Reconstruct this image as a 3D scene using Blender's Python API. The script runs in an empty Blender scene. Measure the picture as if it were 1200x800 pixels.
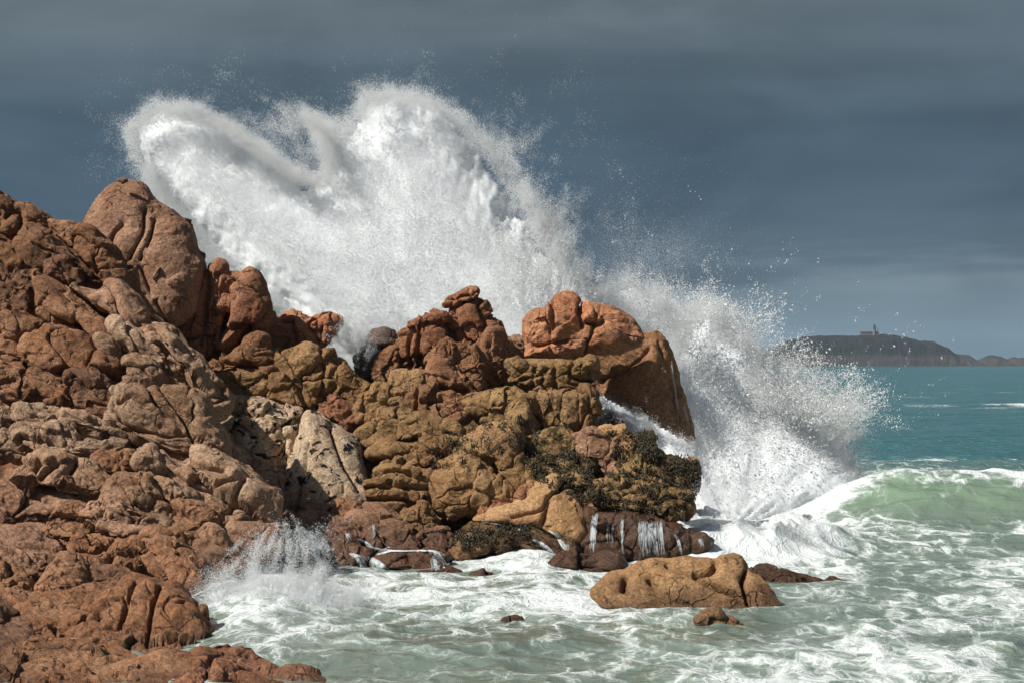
import bpy, bmesh, math, random
import numpy as np

random.seed(7)
RNG = np.random.default_rng(11)
SC = bpy.context.scene
COL = SC.collection

# ------------------------------------------------------------------ frame of reference
F, CX, HY, H = 2333.0, 600.0, 422.5, 6.5      # focal length in photo pixels, principal column, horizon row, eye height (m)


def world(px, py, d):
    """a point of the place seen at photo position (px, py), d metres out to sea"""
    return np.stack([(px - CX) / F * d, d + 0 * px, H - (py - HY) / F * d], -1)


# ------------------------------------------------------------------ noise (numpy)
def _hash(ix, iy, iz, seed):
    h = (ix.astype(np.uint32) * np.uint32(374761393) + iy.astype(np.uint32) * np.uint32(668265263)
         + iz.astype(np.uint32) * np.uint32(2147483647 - 12345) + np.uint32((seed * 974711 + 12345) & 0xffffffff))
    h = (h ^ (h >> np.uint32(13))) * np.uint32(1274126177)
    h = (h ^ (h >> np.uint32(15))) * np.uint32(2246822519)
    return h ^ (h >> np.uint32(16))


def noise3(p, seed=0):
    p = p.astype(np.float32)
    i = np.floor(p)
    f = p - i
    u = f * f * f * (f * (f * 6 - 15) + 10)
    i = i.astype(np.int64)
    res = 0
    for dx in (0, 1):
        wx = u[:, 0] if dx else 1 - u[:, 0]
        for dy in (0, 1):
            wxy = wx * (u[:, 1] if dy else 1 - u[:, 1])
            for dz in (0, 1):
                w = wxy * (u[:, 2] if dz else 1 - u[:, 2])
                h = _hash(i[:, 0] + dx, i[:, 1] + dy, i[:, 2] + dz, seed)
                g = (np.where(h & 1, 1.0, -1.0) * (f[:, 0] - dx) + np.where(h & 2, 1.0, -1.0) * (f[:, 1] - dy)
                     + np.where(h & 4, 1.0, -1.0) * (f[:, 2] - dz))
                g = g * (0.6 + 0.4 * ((h >> np.uint32(8)) & np.uint32(255)).astype(np.float32) / 255)
                res = res + w * g
    return res.astype(np.float32)


ROT = np.array([[0.0, 0.8, 0.6], [-0.8, 0.36, -0.48], [-0.6, -0.48, 0.64]], np.float32)


def fbm(p, octaves=4, seed=0, gain=0.5, ridged=False):
    a, s, q = 1.0, 0, p.astype(np.float32)
    for k in range(octaves):
        n = noise3(q, seed + k)
        s = s + a * ((0.55 - np.abs(n) * 1.6) if ridged else n)
        q = (q @ ROT.T) * 2.03 + 3.7
        a *= gain
    return s


def smooth(a, b, x):
    t = np.clip((x - a) / (b - a), 0, 1)
    return t * t * (3 - 2 * t)


# ------------------------------------------------------------------ objects and tags
def tag(o, label=None, cat=None, group=None, kind=None):
    if label: o['label'] = label
    if cat: o['category'] = cat
    if group: o['group'] = group
    if kind: o['kind'] = kind
    return o


def mesh_obj(name, co, faces, mat, parent=None, smoothed=True, loc=(0, 0, 0)):
    """co Nx3 world coordinates, faces MxK index array -> ONE linked mesh object with its origin at loc"""
    co = np.asarray(co, np.float32) - np.asarray(loc, np.float32)
    faces = np.asarray(faces, np.int32)
    me = bpy.data.meshes.new(name)
    m, k = faces.shape
    me.vertices.add(len(co)); me.vertices.foreach_set('co', co.ravel())
    me.loops.add(m * k); me.loops.foreach_set('vertex_index', faces.ravel())
    me.polygons.add(m); me.polygons.foreach_set('loop_start', np.arange(0, m * k, k, dtype=np.int32))
    try: me.polygons.foreach_set('loop_total', np.full(m, k, np.int32))
    except Exception: pass
    me.update(calc_edges=True)
    me.polygons.foreach_set('use_smooth', np.full(m, smoothed, bool))
    if mat: me.materials.append(mat)
    o = bpy.data.objects.new(name, me); COL.objects.link(o)
    o.location = loc
    if parent: o.parent = parent
    return o


# ------------------------------------------------------------------ material helpers
class NT:
    def __init__(s, name):
        s.m = bpy.data.materials.new(name); s.m.use_nodes = True
        s.t = s.m.node_tree; s.t.nodes.clear()
        s.out = s.n('ShaderNodeOutputMaterial')

    def n(s, typ, **kw):
        nd = s.t.nodes.new(typ)
        for k, v in kw.items():
            if k.startswith('i_'): nd.inputs[int(k[2:])].default_value = v
            else: setattr(nd, k, v)
        return nd

    def l(s, a, b): s.t.links.new(a, b)

    def noise(s, vec, scale, detail=4, rough=0.55, dist=0.0):
        nd = s.n('ShaderNodeTexNoise'); s.l(vec, nd.inputs['Vector'])
        nd.inputs['Scale'].default_value = scale; nd.inputs['Detail'].default_value = detail
        nd.inputs['Roughness'].default_value = rough; nd.inputs['Distortion'].default_value = dist
        return nd.outputs['Fac']

    def math(s, op, a, b=None, c=None):
        nd = s.n('ShaderNodeMath', operation=op)
        for k, v in enumerate((a, b, c)):
            if v is None: continue
            if isinstance(v, (int, float)): nd.inputs[k].default_value = v
            else: s.l(v, nd.inputs[k])
        return nd.outputs[0]

    def step(s, v, a, b, lo=0.0, hi=1.0):
        nd = s.n('ShaderNodeMapRange', interpolation_type='SMOOTHSTEP')
        s.l(v, nd.inputs['Value'])
        for k, x in (('From Min', a), ('From Max', b), ('To Min', lo), ('To Max', hi)):
            if isinstance(x, (int, float)): nd.inputs[k].default_value = x
            else: s.l(x, nd.inputs[k])
        return nd.outputs['Result']

    def mix(s, fac, a, b, mode='MIX'):
        nd = s.n('ShaderNodeMix', data_type='RGBA', blend_type=mode)
        for k, v in ((0, fac), (6, a), (7, b)):
            if isinstance(v, (int, float)): nd.inputs[k].default_value = v
            elif isinstance(v, tuple): nd.inputs[k].default_value = (*v, 1) if len(v) == 3 else v
            else: s.l(v, nd.inputs[k])
        return nd.outputs[2]

    def scalevec(s, vec, sc):
        nd = s.n('ShaderNodeVectorMath', operation='MULTIPLY'); s.l(vec, nd.inputs[0]); nd.inputs[1].default_value = sc
        return nd.outputs[0]

    def bump(s, h, dist, strength=1.0, normal=None):
        nd = s.n('ShaderNodeBump'); s.l(h, nd.inputs['Height'])
        nd.inputs['Distance'].default_value = dist; nd.inputs['Strength'].default_value = strength
        if normal is not None: s.l(normal, nd.inputs['Normal'])
        return nd.outputs['Normal']


def rock_material(name, c1, c2, c3, wet=(-0.4, 0.5), lichen=0.0, weed=0.0, speck=0.5, patch=(0.55, 0.72)):
    t = NT(name)
    pos = t.n('ShaderNodeNewGeometry').outputs['Position']
    col = t.mix(t.step(t.noise(pos, 0.55, 6, 0.6, 0.6), 0.38, 0.62), c1, c2)
    col = t.mix(t.step(t.noise(pos, 1.7, 9, 0.68, 0.4), patch[0], patch[1]), col, c3)
    # the outcrop's common iron staining, and a darker colour along the hairline joints
    col = t.mix(t.step(t.noise(pos, 0.33, 5, 0.6, 0.8), 0.42, 0.66, 0.0, 0.62), col, (0.22, 0.108, 0.052))
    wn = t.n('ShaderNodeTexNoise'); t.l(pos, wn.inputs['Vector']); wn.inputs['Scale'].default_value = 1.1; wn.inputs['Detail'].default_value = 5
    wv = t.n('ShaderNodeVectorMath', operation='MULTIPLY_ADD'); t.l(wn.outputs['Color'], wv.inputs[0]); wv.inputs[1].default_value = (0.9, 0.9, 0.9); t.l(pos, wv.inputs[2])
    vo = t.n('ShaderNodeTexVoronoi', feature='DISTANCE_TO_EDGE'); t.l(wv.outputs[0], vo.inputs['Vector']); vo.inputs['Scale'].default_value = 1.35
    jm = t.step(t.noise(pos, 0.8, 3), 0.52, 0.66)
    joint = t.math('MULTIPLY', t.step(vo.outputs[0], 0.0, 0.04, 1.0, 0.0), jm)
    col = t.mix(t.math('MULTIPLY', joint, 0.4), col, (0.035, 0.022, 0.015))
    # feldspar and mica grain
    grain = t.noise(pos, 13.0, 3, 0.75)
    g2 = t.step(grain, 0.36, 0.66, 1.0 - 0.75 * speck, 1.0 + 0.4 * speck)
    hsv = t.n('ShaderNodeHueSaturation'); t.l(col, hsv.inputs['Color']); t.l(g2, hsv.inputs['Value'])
    col = hsv.outputs['Color']
    sep = t.n('ShaderNodeSeparateXYZ'); t.l(pos, sep.inputs[0])
    n3 = t.noise(pos, 0.9, 5, 0.6)
    if lichen:
        lf = t.step(t.noise(t.scalevec(pos, (1, 1, 1.6)), 2.6, 5, 0.55, 0.5), 0.66 - 0.1 * lichen, 0.675 - 0.1 * lichen)
        col = t.mix(lf, col, (0.012, 0.011, 0.01))
    if weed:
        wf = t.step(t.noise(pos, 2.2, 8, 0.7, 0.3), 0.60 - 0.16 * weed, 0.68 - 0.16 * weed)
        wc = t.mix(t.noise(pos, 9, 4), (0.022, 0.016, 0.008), (0.085, 0.062, 0.018))
        col = t.mix(wf, col, wc)
    zz = t.math('ADD', sep.outputs['Z'], t.math('MULTIPLY', t.math('SUBTRACT', n3, 0.5), 2.2))
    wf = t.step(zz, wet[0], wet[1], 1.0, 0.0)
    dark = t.mix(1.0, col, (0.42, 0.38, 0.36), 'MULTIPLY')
    col = t.mix(wf, col, dark)
    rough = t.step(wf, 0.0, 1.0, 0.93, 0.34)
    p = t.n('ShaderNodeBsdfPrincipled'); t.l(col, p.inputs['Base Color']); t.l(rough, p.inputs['Roughness'])
    p.inputs['Specular IOR Level'].default_value = 0.3
    b = t.bump(t.noise(pos, 4.5, 9, 0.68, 0.25), 0.12, 0.9)
    mp = t.n('ShaderNodeMapping'); t.l(pos, mp.inputs['Vector']); mp.inputs['Rotation'].default_value = (0.15, -0.5, 0.1)
    furrow = t.noise(t.scalevec(mp.outputs[0], (0.5, 0.9, 3.6)), 1.5, 6, 0.6, 0.5)
    furrow = t.math('MULTIPLY', t.math('ABSOLUTE', t.math('SUBTRACT', furrow, 0.5)), t.step(t.noise(pos, 0.45, 3), 0.40, 0.62))
    b = t.bump(furrow, 0.42, 0.9, b)
    b = t.bump(grain, 0.035, 0.8, b)
    b = t.bump(t.math('MULTIPLY', joint, -1.0), 0.10, 1.0, b)
    t.l(b, p.inputs['Normal'])
    t.l(p.outputs[0], t.out.inputs[0])
    return t.m


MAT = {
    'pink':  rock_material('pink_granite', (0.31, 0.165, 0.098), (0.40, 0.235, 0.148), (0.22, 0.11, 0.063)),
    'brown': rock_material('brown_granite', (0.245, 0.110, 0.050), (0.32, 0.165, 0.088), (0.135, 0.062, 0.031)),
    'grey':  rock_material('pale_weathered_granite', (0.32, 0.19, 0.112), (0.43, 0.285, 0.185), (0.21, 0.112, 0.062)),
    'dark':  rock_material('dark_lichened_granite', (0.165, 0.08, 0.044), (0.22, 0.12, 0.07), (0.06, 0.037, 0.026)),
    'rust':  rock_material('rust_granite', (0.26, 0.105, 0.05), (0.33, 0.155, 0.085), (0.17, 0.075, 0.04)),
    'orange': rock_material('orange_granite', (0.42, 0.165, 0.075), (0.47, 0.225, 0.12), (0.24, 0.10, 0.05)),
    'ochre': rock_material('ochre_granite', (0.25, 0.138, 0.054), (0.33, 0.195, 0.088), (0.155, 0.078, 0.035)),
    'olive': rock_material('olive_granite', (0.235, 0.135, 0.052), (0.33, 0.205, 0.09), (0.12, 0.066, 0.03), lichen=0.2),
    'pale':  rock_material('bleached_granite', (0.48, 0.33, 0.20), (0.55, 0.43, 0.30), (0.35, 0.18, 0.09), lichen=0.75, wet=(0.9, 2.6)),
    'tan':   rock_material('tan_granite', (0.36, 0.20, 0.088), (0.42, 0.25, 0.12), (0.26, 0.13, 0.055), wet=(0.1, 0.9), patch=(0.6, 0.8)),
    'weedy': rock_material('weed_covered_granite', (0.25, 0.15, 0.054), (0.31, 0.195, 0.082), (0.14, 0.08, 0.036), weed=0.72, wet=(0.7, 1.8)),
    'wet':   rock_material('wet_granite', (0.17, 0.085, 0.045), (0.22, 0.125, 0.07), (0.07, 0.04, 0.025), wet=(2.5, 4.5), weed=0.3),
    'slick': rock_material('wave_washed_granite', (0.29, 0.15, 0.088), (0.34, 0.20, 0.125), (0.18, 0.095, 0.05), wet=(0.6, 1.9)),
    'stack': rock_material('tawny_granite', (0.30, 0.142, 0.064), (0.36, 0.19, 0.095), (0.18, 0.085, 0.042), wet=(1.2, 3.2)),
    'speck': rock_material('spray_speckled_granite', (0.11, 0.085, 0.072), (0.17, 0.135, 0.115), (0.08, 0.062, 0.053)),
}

# ------------------------------------------------------------------ boulders
_ico = {}


def ico(level):
    if level not in _ico:
        bm = bmesh.new(); bmesh.ops.create_icosphere(bm, subdivisions=level, radius=1)
        v = np.array([p.co[:] for p in bm.verts], np.float32)
        f = np.array([[q.index for q in p.verts] for p in bm.faces], np.int32)
        bm.free(); _ico[level] = (v / np.linalg.norm(v, axis=1, keepdims=True), f)
    return _ico[level]


def catmull(pts, n=10):
    p = np.asarray(pts, float); m = len(p); out = []
    for i in range(m):
        a, b, c, d = p[i - 1], p[i], p[(i + 1) % m], p[(i + 2) % m]
        for t in np.linspace(0, 1, n, endpoint=False):
            out.append(0.5 * (2 * b + (c - a) * t + (2 * a - 5 * b + 4 * c - d) * t * t + (3 * b - a - 3 * c + d) * t ** 3))
    return np.array(out)


def centroid(p):
    x, y = p[:, 0], p[:, 1]; x2, y2 = np.roll(x, -1), np.roll(y, -1)
    c = x * y2 - x2 * y; A = c.sum() / 2
    return np.array([((x + x2) * c).sum() / (6 * A), ((y + y2) * c).sum() / (6 * A)]), abs(A)


def radial(poly, c, n=1440):
    """outermost crossing of the outline with a ray from c, by angle"""
    ang = np.linspace(-np.pi, np.pi, n, endpoint=False)
    dx, dy = np.cos(ang)[:, None], np.sin(ang)[:, None]
    a = poly - c; b = np.roll(poly, -1, 0) - c; e = b - a
    den = dx * e[:, 1] - dy * e[:, 0]
    den = np.where(np.abs(den) < 1e-9, 1e-9, den)
    t = (a[:, 0] * e[:, 1] - a[:, 1] * e[:, 0]) / den
    u = (a[:, 0] * dy - a[:, 1] * dx) / den
    r = np.where((u >= -1e-6) & (u <= 1 + 1e-6) & (t > 0), t, 0).max(1)
    r[r == 0] = r[r > 0].min()
    return ang, r


def seg_dist(P, line):
    """distance of points P (Nx2) to a polyline"""
    best = np.full(len(P), 1e9, np.float32); L = np.asarray(line, float)
    for a, b in zip(L[:-1], L[1:]):
        ab = b - a; t = np.clip(((P - a) @ ab) / (ab @ ab), 0, 1)
        q = P - a - t[:, None] * ab
        best = np.minimum(best, np.hypot(q[:, 0], q[:, 1]))
    return best


def vnormals(co, f):
    a, b, c = co[f[:, 0]], co[f[:, 1]], co[f[:, 2]]
    n = np.cross(b - a, c - a); N = np.zeros_like(co)
    for k in range(3):
        for j in range(3):
            N[:, j] += np.bincount(f[:, k], n[:, j], len(co)).astype(np.float32)
    return N / np.maximum(np.linalg.norm(N, axis=1, keepdims=True), 1e-9)


SLOPE = lambda py: np.interp(py, [235, 400, 500, 610, 690, 760, 800, 850], [69, 65, 62, 58.5, 53.5, 45.5, 41, 38.5])
MID = lambda py: np.interp(py, [200, 340, 400, 500, 600, 650, 680], [75.5, 73.5, 72.5, 70.5, 68, 66.5, 65.5])
BUILT = []
_seed = [100]


def boulder(name, label, mat, pts, dep=SLOPE, dd=0.0, lean=0.75, yaw=None, T=0.75, p=2.9, grow=1.035, cat='rock', group=None,
            blocks=7, groove=0.055, bulge=0.05, stretch=(1, 1, 1), tilt=0.0, strata=None, cracks=(), rough=1.0, lump=0.14,
            label_kind=None, kind=None, crackw=2.2, crackd=0.22, fine=None):
    """one boulder: an outline in photo pixels set at its real distance, rounded in depth, then broken up by joints, bedding and weathering"""
    if yaw is None: yaw = 0.42 if dep is SLOPE else 0.0
    if dep is SLOPE and kind is None and tilt == 0: tilt = 0.5; stretch = (0.62, 1, 1.3)
    if fine is None: fine = 0.32 if dep is SLOPE else 0.6
    _seed[0] += 17; sd = _seed[0]; rg = np.random.default_rng(sd)
    poly = catmull(pts); c, A = centroid(poly)
    poly = c + (poly - c) * grow
    diam = math.sqrt(A) * 1.1
    lvl = 6 if diam < 42 else 7 if diam < 130 else 8
    S, faces = ico(lvl)
    ang, R = radial(poly, c)
    phi = np.arctan2(-S[:, 2], S[:, 0])                       # photo rows run downwards
    r = np.interp(phi, ang, R, period=2 * np.pi)
    rho = np.hypot(S[:, 0], S[:, 2])
    k = (rho ** p + np.abs(S[:, 1]) ** p) ** (-1 / p)
    rho, yy = rho * k, S[:, 1] * k
    px, py = c[0] + np.cos(phi) * r * rho, c[1] + np.sin(phi) * r * rho
    d0 = float(dep(c[1])) + dd
    half = np.ptp(poly, axis=0) / 2 / F * d0
    s = float(min(half)) * 0.65 + float(max(half)) * 0.35
    Tm = T * float(min(half)) * 0.7 + T * s * 0.3
    ring = d0 + lean * (dep(py) - float(dep(c[1]))) + yaw * (px - c[0]) / F * d0
    co = world(px, py, ring)
    co[:, 1] += yy * Tm
    co = co.astype(np.float32)
    N = vnormals(co, faces)
    if np.mean(np.sum(N * (co - co.mean(0)), 1)) < 0: N = -N
    ctr = co.mean(0); V = co - ctr
    # only the sides that can be seen from the shore carry fine relief
    F_ = np.where(yy < 0.6)[0]
    full = co; co_full = co; N_full = N
    co, N, V = co[F_], N[F_], V[F_]
    edge = smooth(0.6, 0.3, yy[F_])
    ca, sa = math.cos(tilt), math.sin(tilt)                  # bedding frame
    B = np.stack([V[:, 0] * ca - V[:, 2] * sa, V[:, 1], V[:, 0] * sa + V[:, 2] * ca], -1) * np.asarray(stretch, np.float32)
    W = co
    w1 = np.stack([fbm(W / (0.8 * s + 0.25) + 31 * j, 3, sd + 50 * j, 0.55) for j in range(3)], -1)
    h = lump * s * 0.8 * w1[:, 0]
    gate = smooth(-0.25, 0.30, w1[:, 2])
    if blocks:
        q = B + 0.16 * s * w1
        lo, hi = q.min(0), q.max(0)
        for (cnt, amp) in ((blocks, 1.0), (blocks * 4 + 4, fine)):
            seeds = lo + (hi - lo) * rg.random((cnt * 2, 3)); seeds[:, 1] = lo[1] + (seeds[:, 1] - lo[1]) * 0.7
            d1 = np.full(len(q), 1e9, np.float32); d2 = d1.copy(); id1 = np.zeros(len(q), int)
            for ii, sp_ in enumerate(seeds.astype(np.float32)):
                d = ((q - sp_) ** 2).sum(1); nw = d < d1
                d2 = np.where(nw, d1, np.minimum(d2, d)); id1[nw] = ii; d1 = np.where(nw, d, d1)
            L = s / (cnt ** 0.40)
            e = (np.sqrt(d2) - np.sqrt(d1)) / L
            off = rg.normal(0, 1.0, len(seeds))[id1]
            g = rg.normal(0, 1.0, (len(seeds), 3))[id1]
            facet = ((q - seeds[id1]) * g).sum(1) / L
            gt = 1.0 if cnt == blocks else gate
            h = h + amp * L * gt * (bulge * 1.1 * (1 - np.exp(-e / 0.22)) + 0.11 * off + 0.19 * np.clip(facet, -1.1, 1.1)
                               - groove * 3.2 * (0.3 + 0.7 * gate) * np.exp(-(e / 0.06) ** 2))
    if strata:
        sp, dp = strata
        tcoord = B[:, 2] / sp + 0.55 * w1[:, 0] + 0.3 * w1[:, 1]
        fr = tcoord - np.floor(tcoord)
        zz_ = np.zeros(len(fr), np.int64)
        rr = _hash(np.floor(tcoord).astype(np.int64), zz_, zz_, sd).astype(np.float32) / 4294967295.0
        shape = np.minimum(smooth(0, 0.22, fr), smooth(1.0, 0.55, fr))
        h = h + dp * (shape - 0.6) * (0.4 + rr)
    rid = fbm(np.stack([B[:, 0] * 0.7, B[:, 1], B[:, 2] * 1.25], -1) / 0.85 + 0.4 * w1, 4, sd + 7, 0.5, ridged=True)
    h = h + rough * (0.10 * rid * (0.25 + 0.75 * gate) + 0.030 * fbm(W / 0.30, 2, sd + 8))
    h = h - rough * 0.05 * smooth(0.40, 0.6, noise3(W / 0.30, sd + 11))
    if len(cracks):
        qx = CX + co[:, 0] / co[:, 1] * F; qy = HY - (co[:, 2] - H) / co[:, 1] * F
        Q = np.stack([qx + 3.0 * w1[:, 1], qy + 3.0 * w1[:, 2]], -1)
        dmin = np.full(len(co), 1e9, np.float32)
        for cr in cracks: dmin = np.minimum(dmin, seg_dist(Q, catmull_open(cr)))
        h = h - crackd * np.exp(-(dmin / crackw) ** 2) - 0.35 * crackd * np.exp(-(dmin / (crackw * 4)) ** 2)
    hf = np.zeros(len(co_full), np.float32); hf[F_] = h * edge
    co, N, h = co_full, N_full, hf
    co = co + N * h[:, None].astype(np.float32)
    loc = (float(ctr[0]), float(ctr[1]), float(co[:, 2].min()))
    o = mesh_obj(name, co, faces, MAT[mat] if isinstance(mat, str) else mat, loc=loc)
    if kind: tag(o, None, None, None, kind)
    else: tag(o, label, cat, group, 'thing')
    BUILT.append(o)
    return o


def catmull_open(pts, n=6):
    p = np.asarray(pts, float)
    if len(p) < 3: return p
    q = np.vstack([2 * p[0] - p[1], p, 2 * p[-1] - p[-2]]); out = []
    for i in range(1, len(q) - 2):
        a, b, c, d = q[i - 1], q[i], q[i + 1], q[i + 2]
        for t in np.linspace(0, 1, n, endpoint=False):
            out.append(0.5 * (2 * b + (c - a) * t + (2 * a - 5 * b + 4 * c - d) * t * t + (3 * b - a - 3 * c + d) * t ** 3))
    out.append(p[-1])
    return np.array(out)


def Z(ox, oy, sc):
    return lambda s: [(ox + float(a.split(',')[0]) / sc, oy + float(a.split(',')[1]) / sc) for a in s.split()]


Z0, Z1, Z2, Z3, Z4, Z5, Z6, Z7 = Z(0, 0, 1), Z(0, 200, 2.667), Z(0, 460, 2.353), Z(220, 280, 2.667), Z(420, 320, 3.333), Z(580, 330, 2.424), Z(280, 560, 3.333), Z(560, 540, 3.158)
ZA, ZB, ZC, ZD, ZE, ZF = Z(0, 220, 4), Z(80, 340, 4), Z(0, 420, 4), Z(160, 480, 4), Z(0, 600, 4), Z(160, 600, 4)
ZG, ZH, ZI = Z(380, 420, 4.444), Z(420, 500, 5), Z(600, 480, 4.444)
GS, GM, GL, GW = 'boulders of the left granite slope', 'rocks of the middle outcrop', 'tall rocks on the skyline', 'rocks awash in the cove'
DNW = dict(tilt=0.55, stretch=(0.55, 1, 1.5))          # joints that run down to the right

# bedrock behind and below the separate boulders
boulder('bedrock', None, 'brown', Z0('-160,262 0,268 100,315 160,400 205,460 235,540 260,610 230,650 190,690 170,760 150,840 -160,900'), dd=5.0, lean=1.0, yaw=0.25, blocks=8, T=0.12, grow=1.0, kind='structure', p=3.5)
boulder('bedrock', None, 'olive', Z0('232,370 300,420 390,450 470,440 560,415 680,480 690,520 780,560 770,600 650,640 470,640 345,620 260,520'), dep=MID, dd=2.4, lean=1.0, blocks=8, T=0.12, grow=1.0, kind='structure', p=3.5)

boulder('bedrock', None, 'brown', Z0('-160,640 90,650 180,700 230,770 290,830 240,900 -160,900'), dd=1.0, lean=1.0, yaw=0.1, T=0.1, blocks=8, grow=1.0, kind='structure', p=3.5)

# ---- skyline: peak
boulder('peak_boulder', 'tall pale granite peak with a diagonal crack, highest rock on the skyline', 'pink',
        Z1('268,190 290,120 330,62 380,36 440,44 488,100 540,138 592,178 614,245 632,310 600,440 540,480 470,450 400,410 340,420 300,330'), dep=lambda y: 71 + 0.012 * (300 - y), lean=1, yaw=0.12, T=0.6, p=2.6, blocks=0, grow=1.02, group=GL, rough=0.8, lump=0.045, fine=0.1,
        cracks=[Z1('458,120 455,180 425,235 398,290'), Z1('340,230 360,190 385,165'), Z1('490,150 470,220 440,275'), Z1('398,290 440,300 470,380 515,470')], crackd=0.2, crackw=1.7)
boulder('peak_boulder', 'round knuckle of granite at the right foot of the peak', 'pink',
        Z1('445,275 500,275 515,320 580,330 585,380 540,430 515,480 490,440 470,370'), dep=lambda y: 70.2 + 0 * y, lean=0, T=0.8, blocks=4, group=GL, cracks=[Z1('450,285 475,345 515,330'), Z1('480,375 520,385 530,430')], fine=0.15)
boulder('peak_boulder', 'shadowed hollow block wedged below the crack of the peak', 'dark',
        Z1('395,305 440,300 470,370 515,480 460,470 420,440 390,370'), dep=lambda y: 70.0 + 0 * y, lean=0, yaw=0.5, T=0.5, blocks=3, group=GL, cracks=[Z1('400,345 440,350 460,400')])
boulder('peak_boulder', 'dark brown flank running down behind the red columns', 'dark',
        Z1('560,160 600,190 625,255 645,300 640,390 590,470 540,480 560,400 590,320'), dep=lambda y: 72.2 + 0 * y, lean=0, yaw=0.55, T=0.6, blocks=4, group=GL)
boulder('loose_stone', 'small flat stone perched on the very top of the peak', 'pink',
        Z1('366,32 372,24 390,25 398,33 384,38'), dep=lambda y: 70.6 + 0 * y, lean=0, T=0.9, blocks=2, rough=0.25, cat='stone')

# ---- red columns
boulder('pillar_rock', 'slim cracked red column tucked against the flank of the peak', 'rust',
        Z3('20,190 55,90 85,78 120,82 128,110 108,200 92,330 60,385 5,375 -10,290'), dep=MID, dd=-1.8, lean=0.2, T=0.8, blocks=9, groove=0.09, group=GL, stretch=(1.4, 1, 0.7), cracks=[Z3('60,100 60,180 40,330'), Z3('10,310 45,300 80,310')])
boulder('pillar_rock', 'middle red column with a knobbly split top', 'rust',
        Z3('105,112 130,106 165,112 182,135 165,190 130,250 100,335 80,330 88,230'), dep=MID, dd=-2.0, lean=0.2, T=0.8, blocks=6, groove=0.08, group=GL, cracks=[Z3('145,125 150,190 120,280')])
boulder('pillar_rock', 'smooth egg shaped boulder standing at the right end of the red columns', 'rust',
        Z3('178,128 205,112 236,138 260,205 262,250 238,290 190,318 135,345 95,338 118,285 150,215'), dep=MID, dd=-2.2, lean=0.2, T=0.85, p=2.4, blocks=2, groove=0.04, group=GL, rough=0.8, fine=0.1)
boulder('slab_rock', 'wedge of brown rock under the egg shaped boulder', 'brown',
        Z3('50,410 95,365 150,345 235,300 262,330 284,392 276,424 150,426 70,424'), dep=MID, dd=-1.8, lean=0.3, T=0.7, blocks=5, group=GL, cracks=[Z3('90,370 170,395 275,385')])
# ---- saddle between the columns and the middle outcrop
boulder('slab_rock', 'flat topped orange block in the saddle, spray breaking over its right end', 'orange',
        Z3('250,270 285,240 330,232 380,243 402,232 440,236 466,244 462,280 425,342 340,345 268,342'), dep=MID, dd=-0.6, lean=0.3, T=0.75, p=3.2, blocks=5, groove=0.06, group=GL, cracks=[Z3('290,245 330,260 345,340'), Z3('400,240 380,270 425,335')])
boulder('boulder', 'big smooth ochre boulder under the flat topped orange block', 'ochre',
        Z3('272,352 340,344 420,345 470,370 492,392 462,440 430,492 400,528 350,512 318,450 285,420'), dep=MID, dd=-1.4, lean=0.4, T=0.7, p=3.0, blocks=3, bulge=0.06, group=GM, cat='boulder', cracks=[Z3('415,350 432,420 420,490')], fine=0.12)
boulder('slab_rock', 'long low ochre slab below the red columns', 'ochre',
        Z3('60,432 150,426 240,424 246,470 200,492 140,494 80,458'), dep=MID, dd=-2.0, lean=0.4, T=0.7, blocks=4, group=GM)
boulder('slab_rock', 'sloping ochre slab between the long low slab and the smooth ochre boulder', 'ochre',
        Z3('236,436 280,424 318,436 352,486 362,524 300,512 248,500'), dep=MID, dd=-1.9, lean=0.4, T=0.7, blocks=3, group=GM)
boulder('boulder', 'pointed ochre rock just left of the dark speckled boulder', 'ochre',
        Z3('432,510 446,455 472,418 492,404 540,432 582,462 540,512 480,520'), dep=MID, dd=-1.2, lean=0.4, T=0.75, blocks=3, group=GM, cat='boulder')
boulder('boulder', 'rust stained block low in the gully right of the pale rock', 'rust',
        Z3('400,540 438,502 520,515 526,590 500,620 455,580'), dep=MID, dd=-1.2, lean=0.4, T=0.7, blocks=4, group=GM, cat='boulder')
boulder('boulder', 'dark grey boulder speckled white by falling spray', 'speck',
        Z3('538,372 560,345 585,318 622,298 652,325 656,400 612,440 572,440 542,432'), dep=MID, dd=1.0, lean=0.3, T=0.8, blocks=1, lump=0.08, p=2.5, group=GM, cat='boulder')
boulder('boulder', 'brown block leaning against the right of the dark speckled boulder', 'brown',
        Z3('580,440 600,380 650,345 668,395 640,440 610,462'), dep=MID, dd=0.2, lean=0.3, T=0.7, blocks=3, group=GM, cat='boulder')

# ---- bleached rock with black patches
boulder('boulder', 'bleached knobbly rock covered in black lichen patches', 'pale',
        Z3('80,520 120,495 200,500 260,508 345,535 362,580 335,670 305,745 230,740 150,680 95,610'), dep=MID, dd=-1.8, lean=0.7, T=0.7, blocks=12, groove=0.08, bulge=0.13, group=GM, cat='boulder', cracks=[Z3('130,530 220,560 330,570'), Z3('350,560 345,620 320,690')])
boulder('boulder', 'bleached cone shaped boulder with black blots near its tip', 'pale',
        Z3('372,548 410,552 450,572 492,600 530,652 560,740 585,830 520,868 420,880 330,870 300,800 318,715 350,630'), dep=MID, dd=-2.4, lean=0.6, T=0.85, p=2.3, blocks=0, lump=0.08, group=GM, cat='boulder', cracks=[Z3('450,580 480,680 540,780'), Z3('370,640 350,760 335,850')], fine=0.2)
boulder('boulder', 'brown streaked foot of rock below the bleached knobbly rock', 'grey',
        Z3('130,640 220,690 310,740 325,840 330,880 240,860 190,780 150,720'), dep=MID, dd=-2.6, lean=0.6, T=0.6, blocks=12, groove=0.09, group=GM, cat='boulder')

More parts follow.
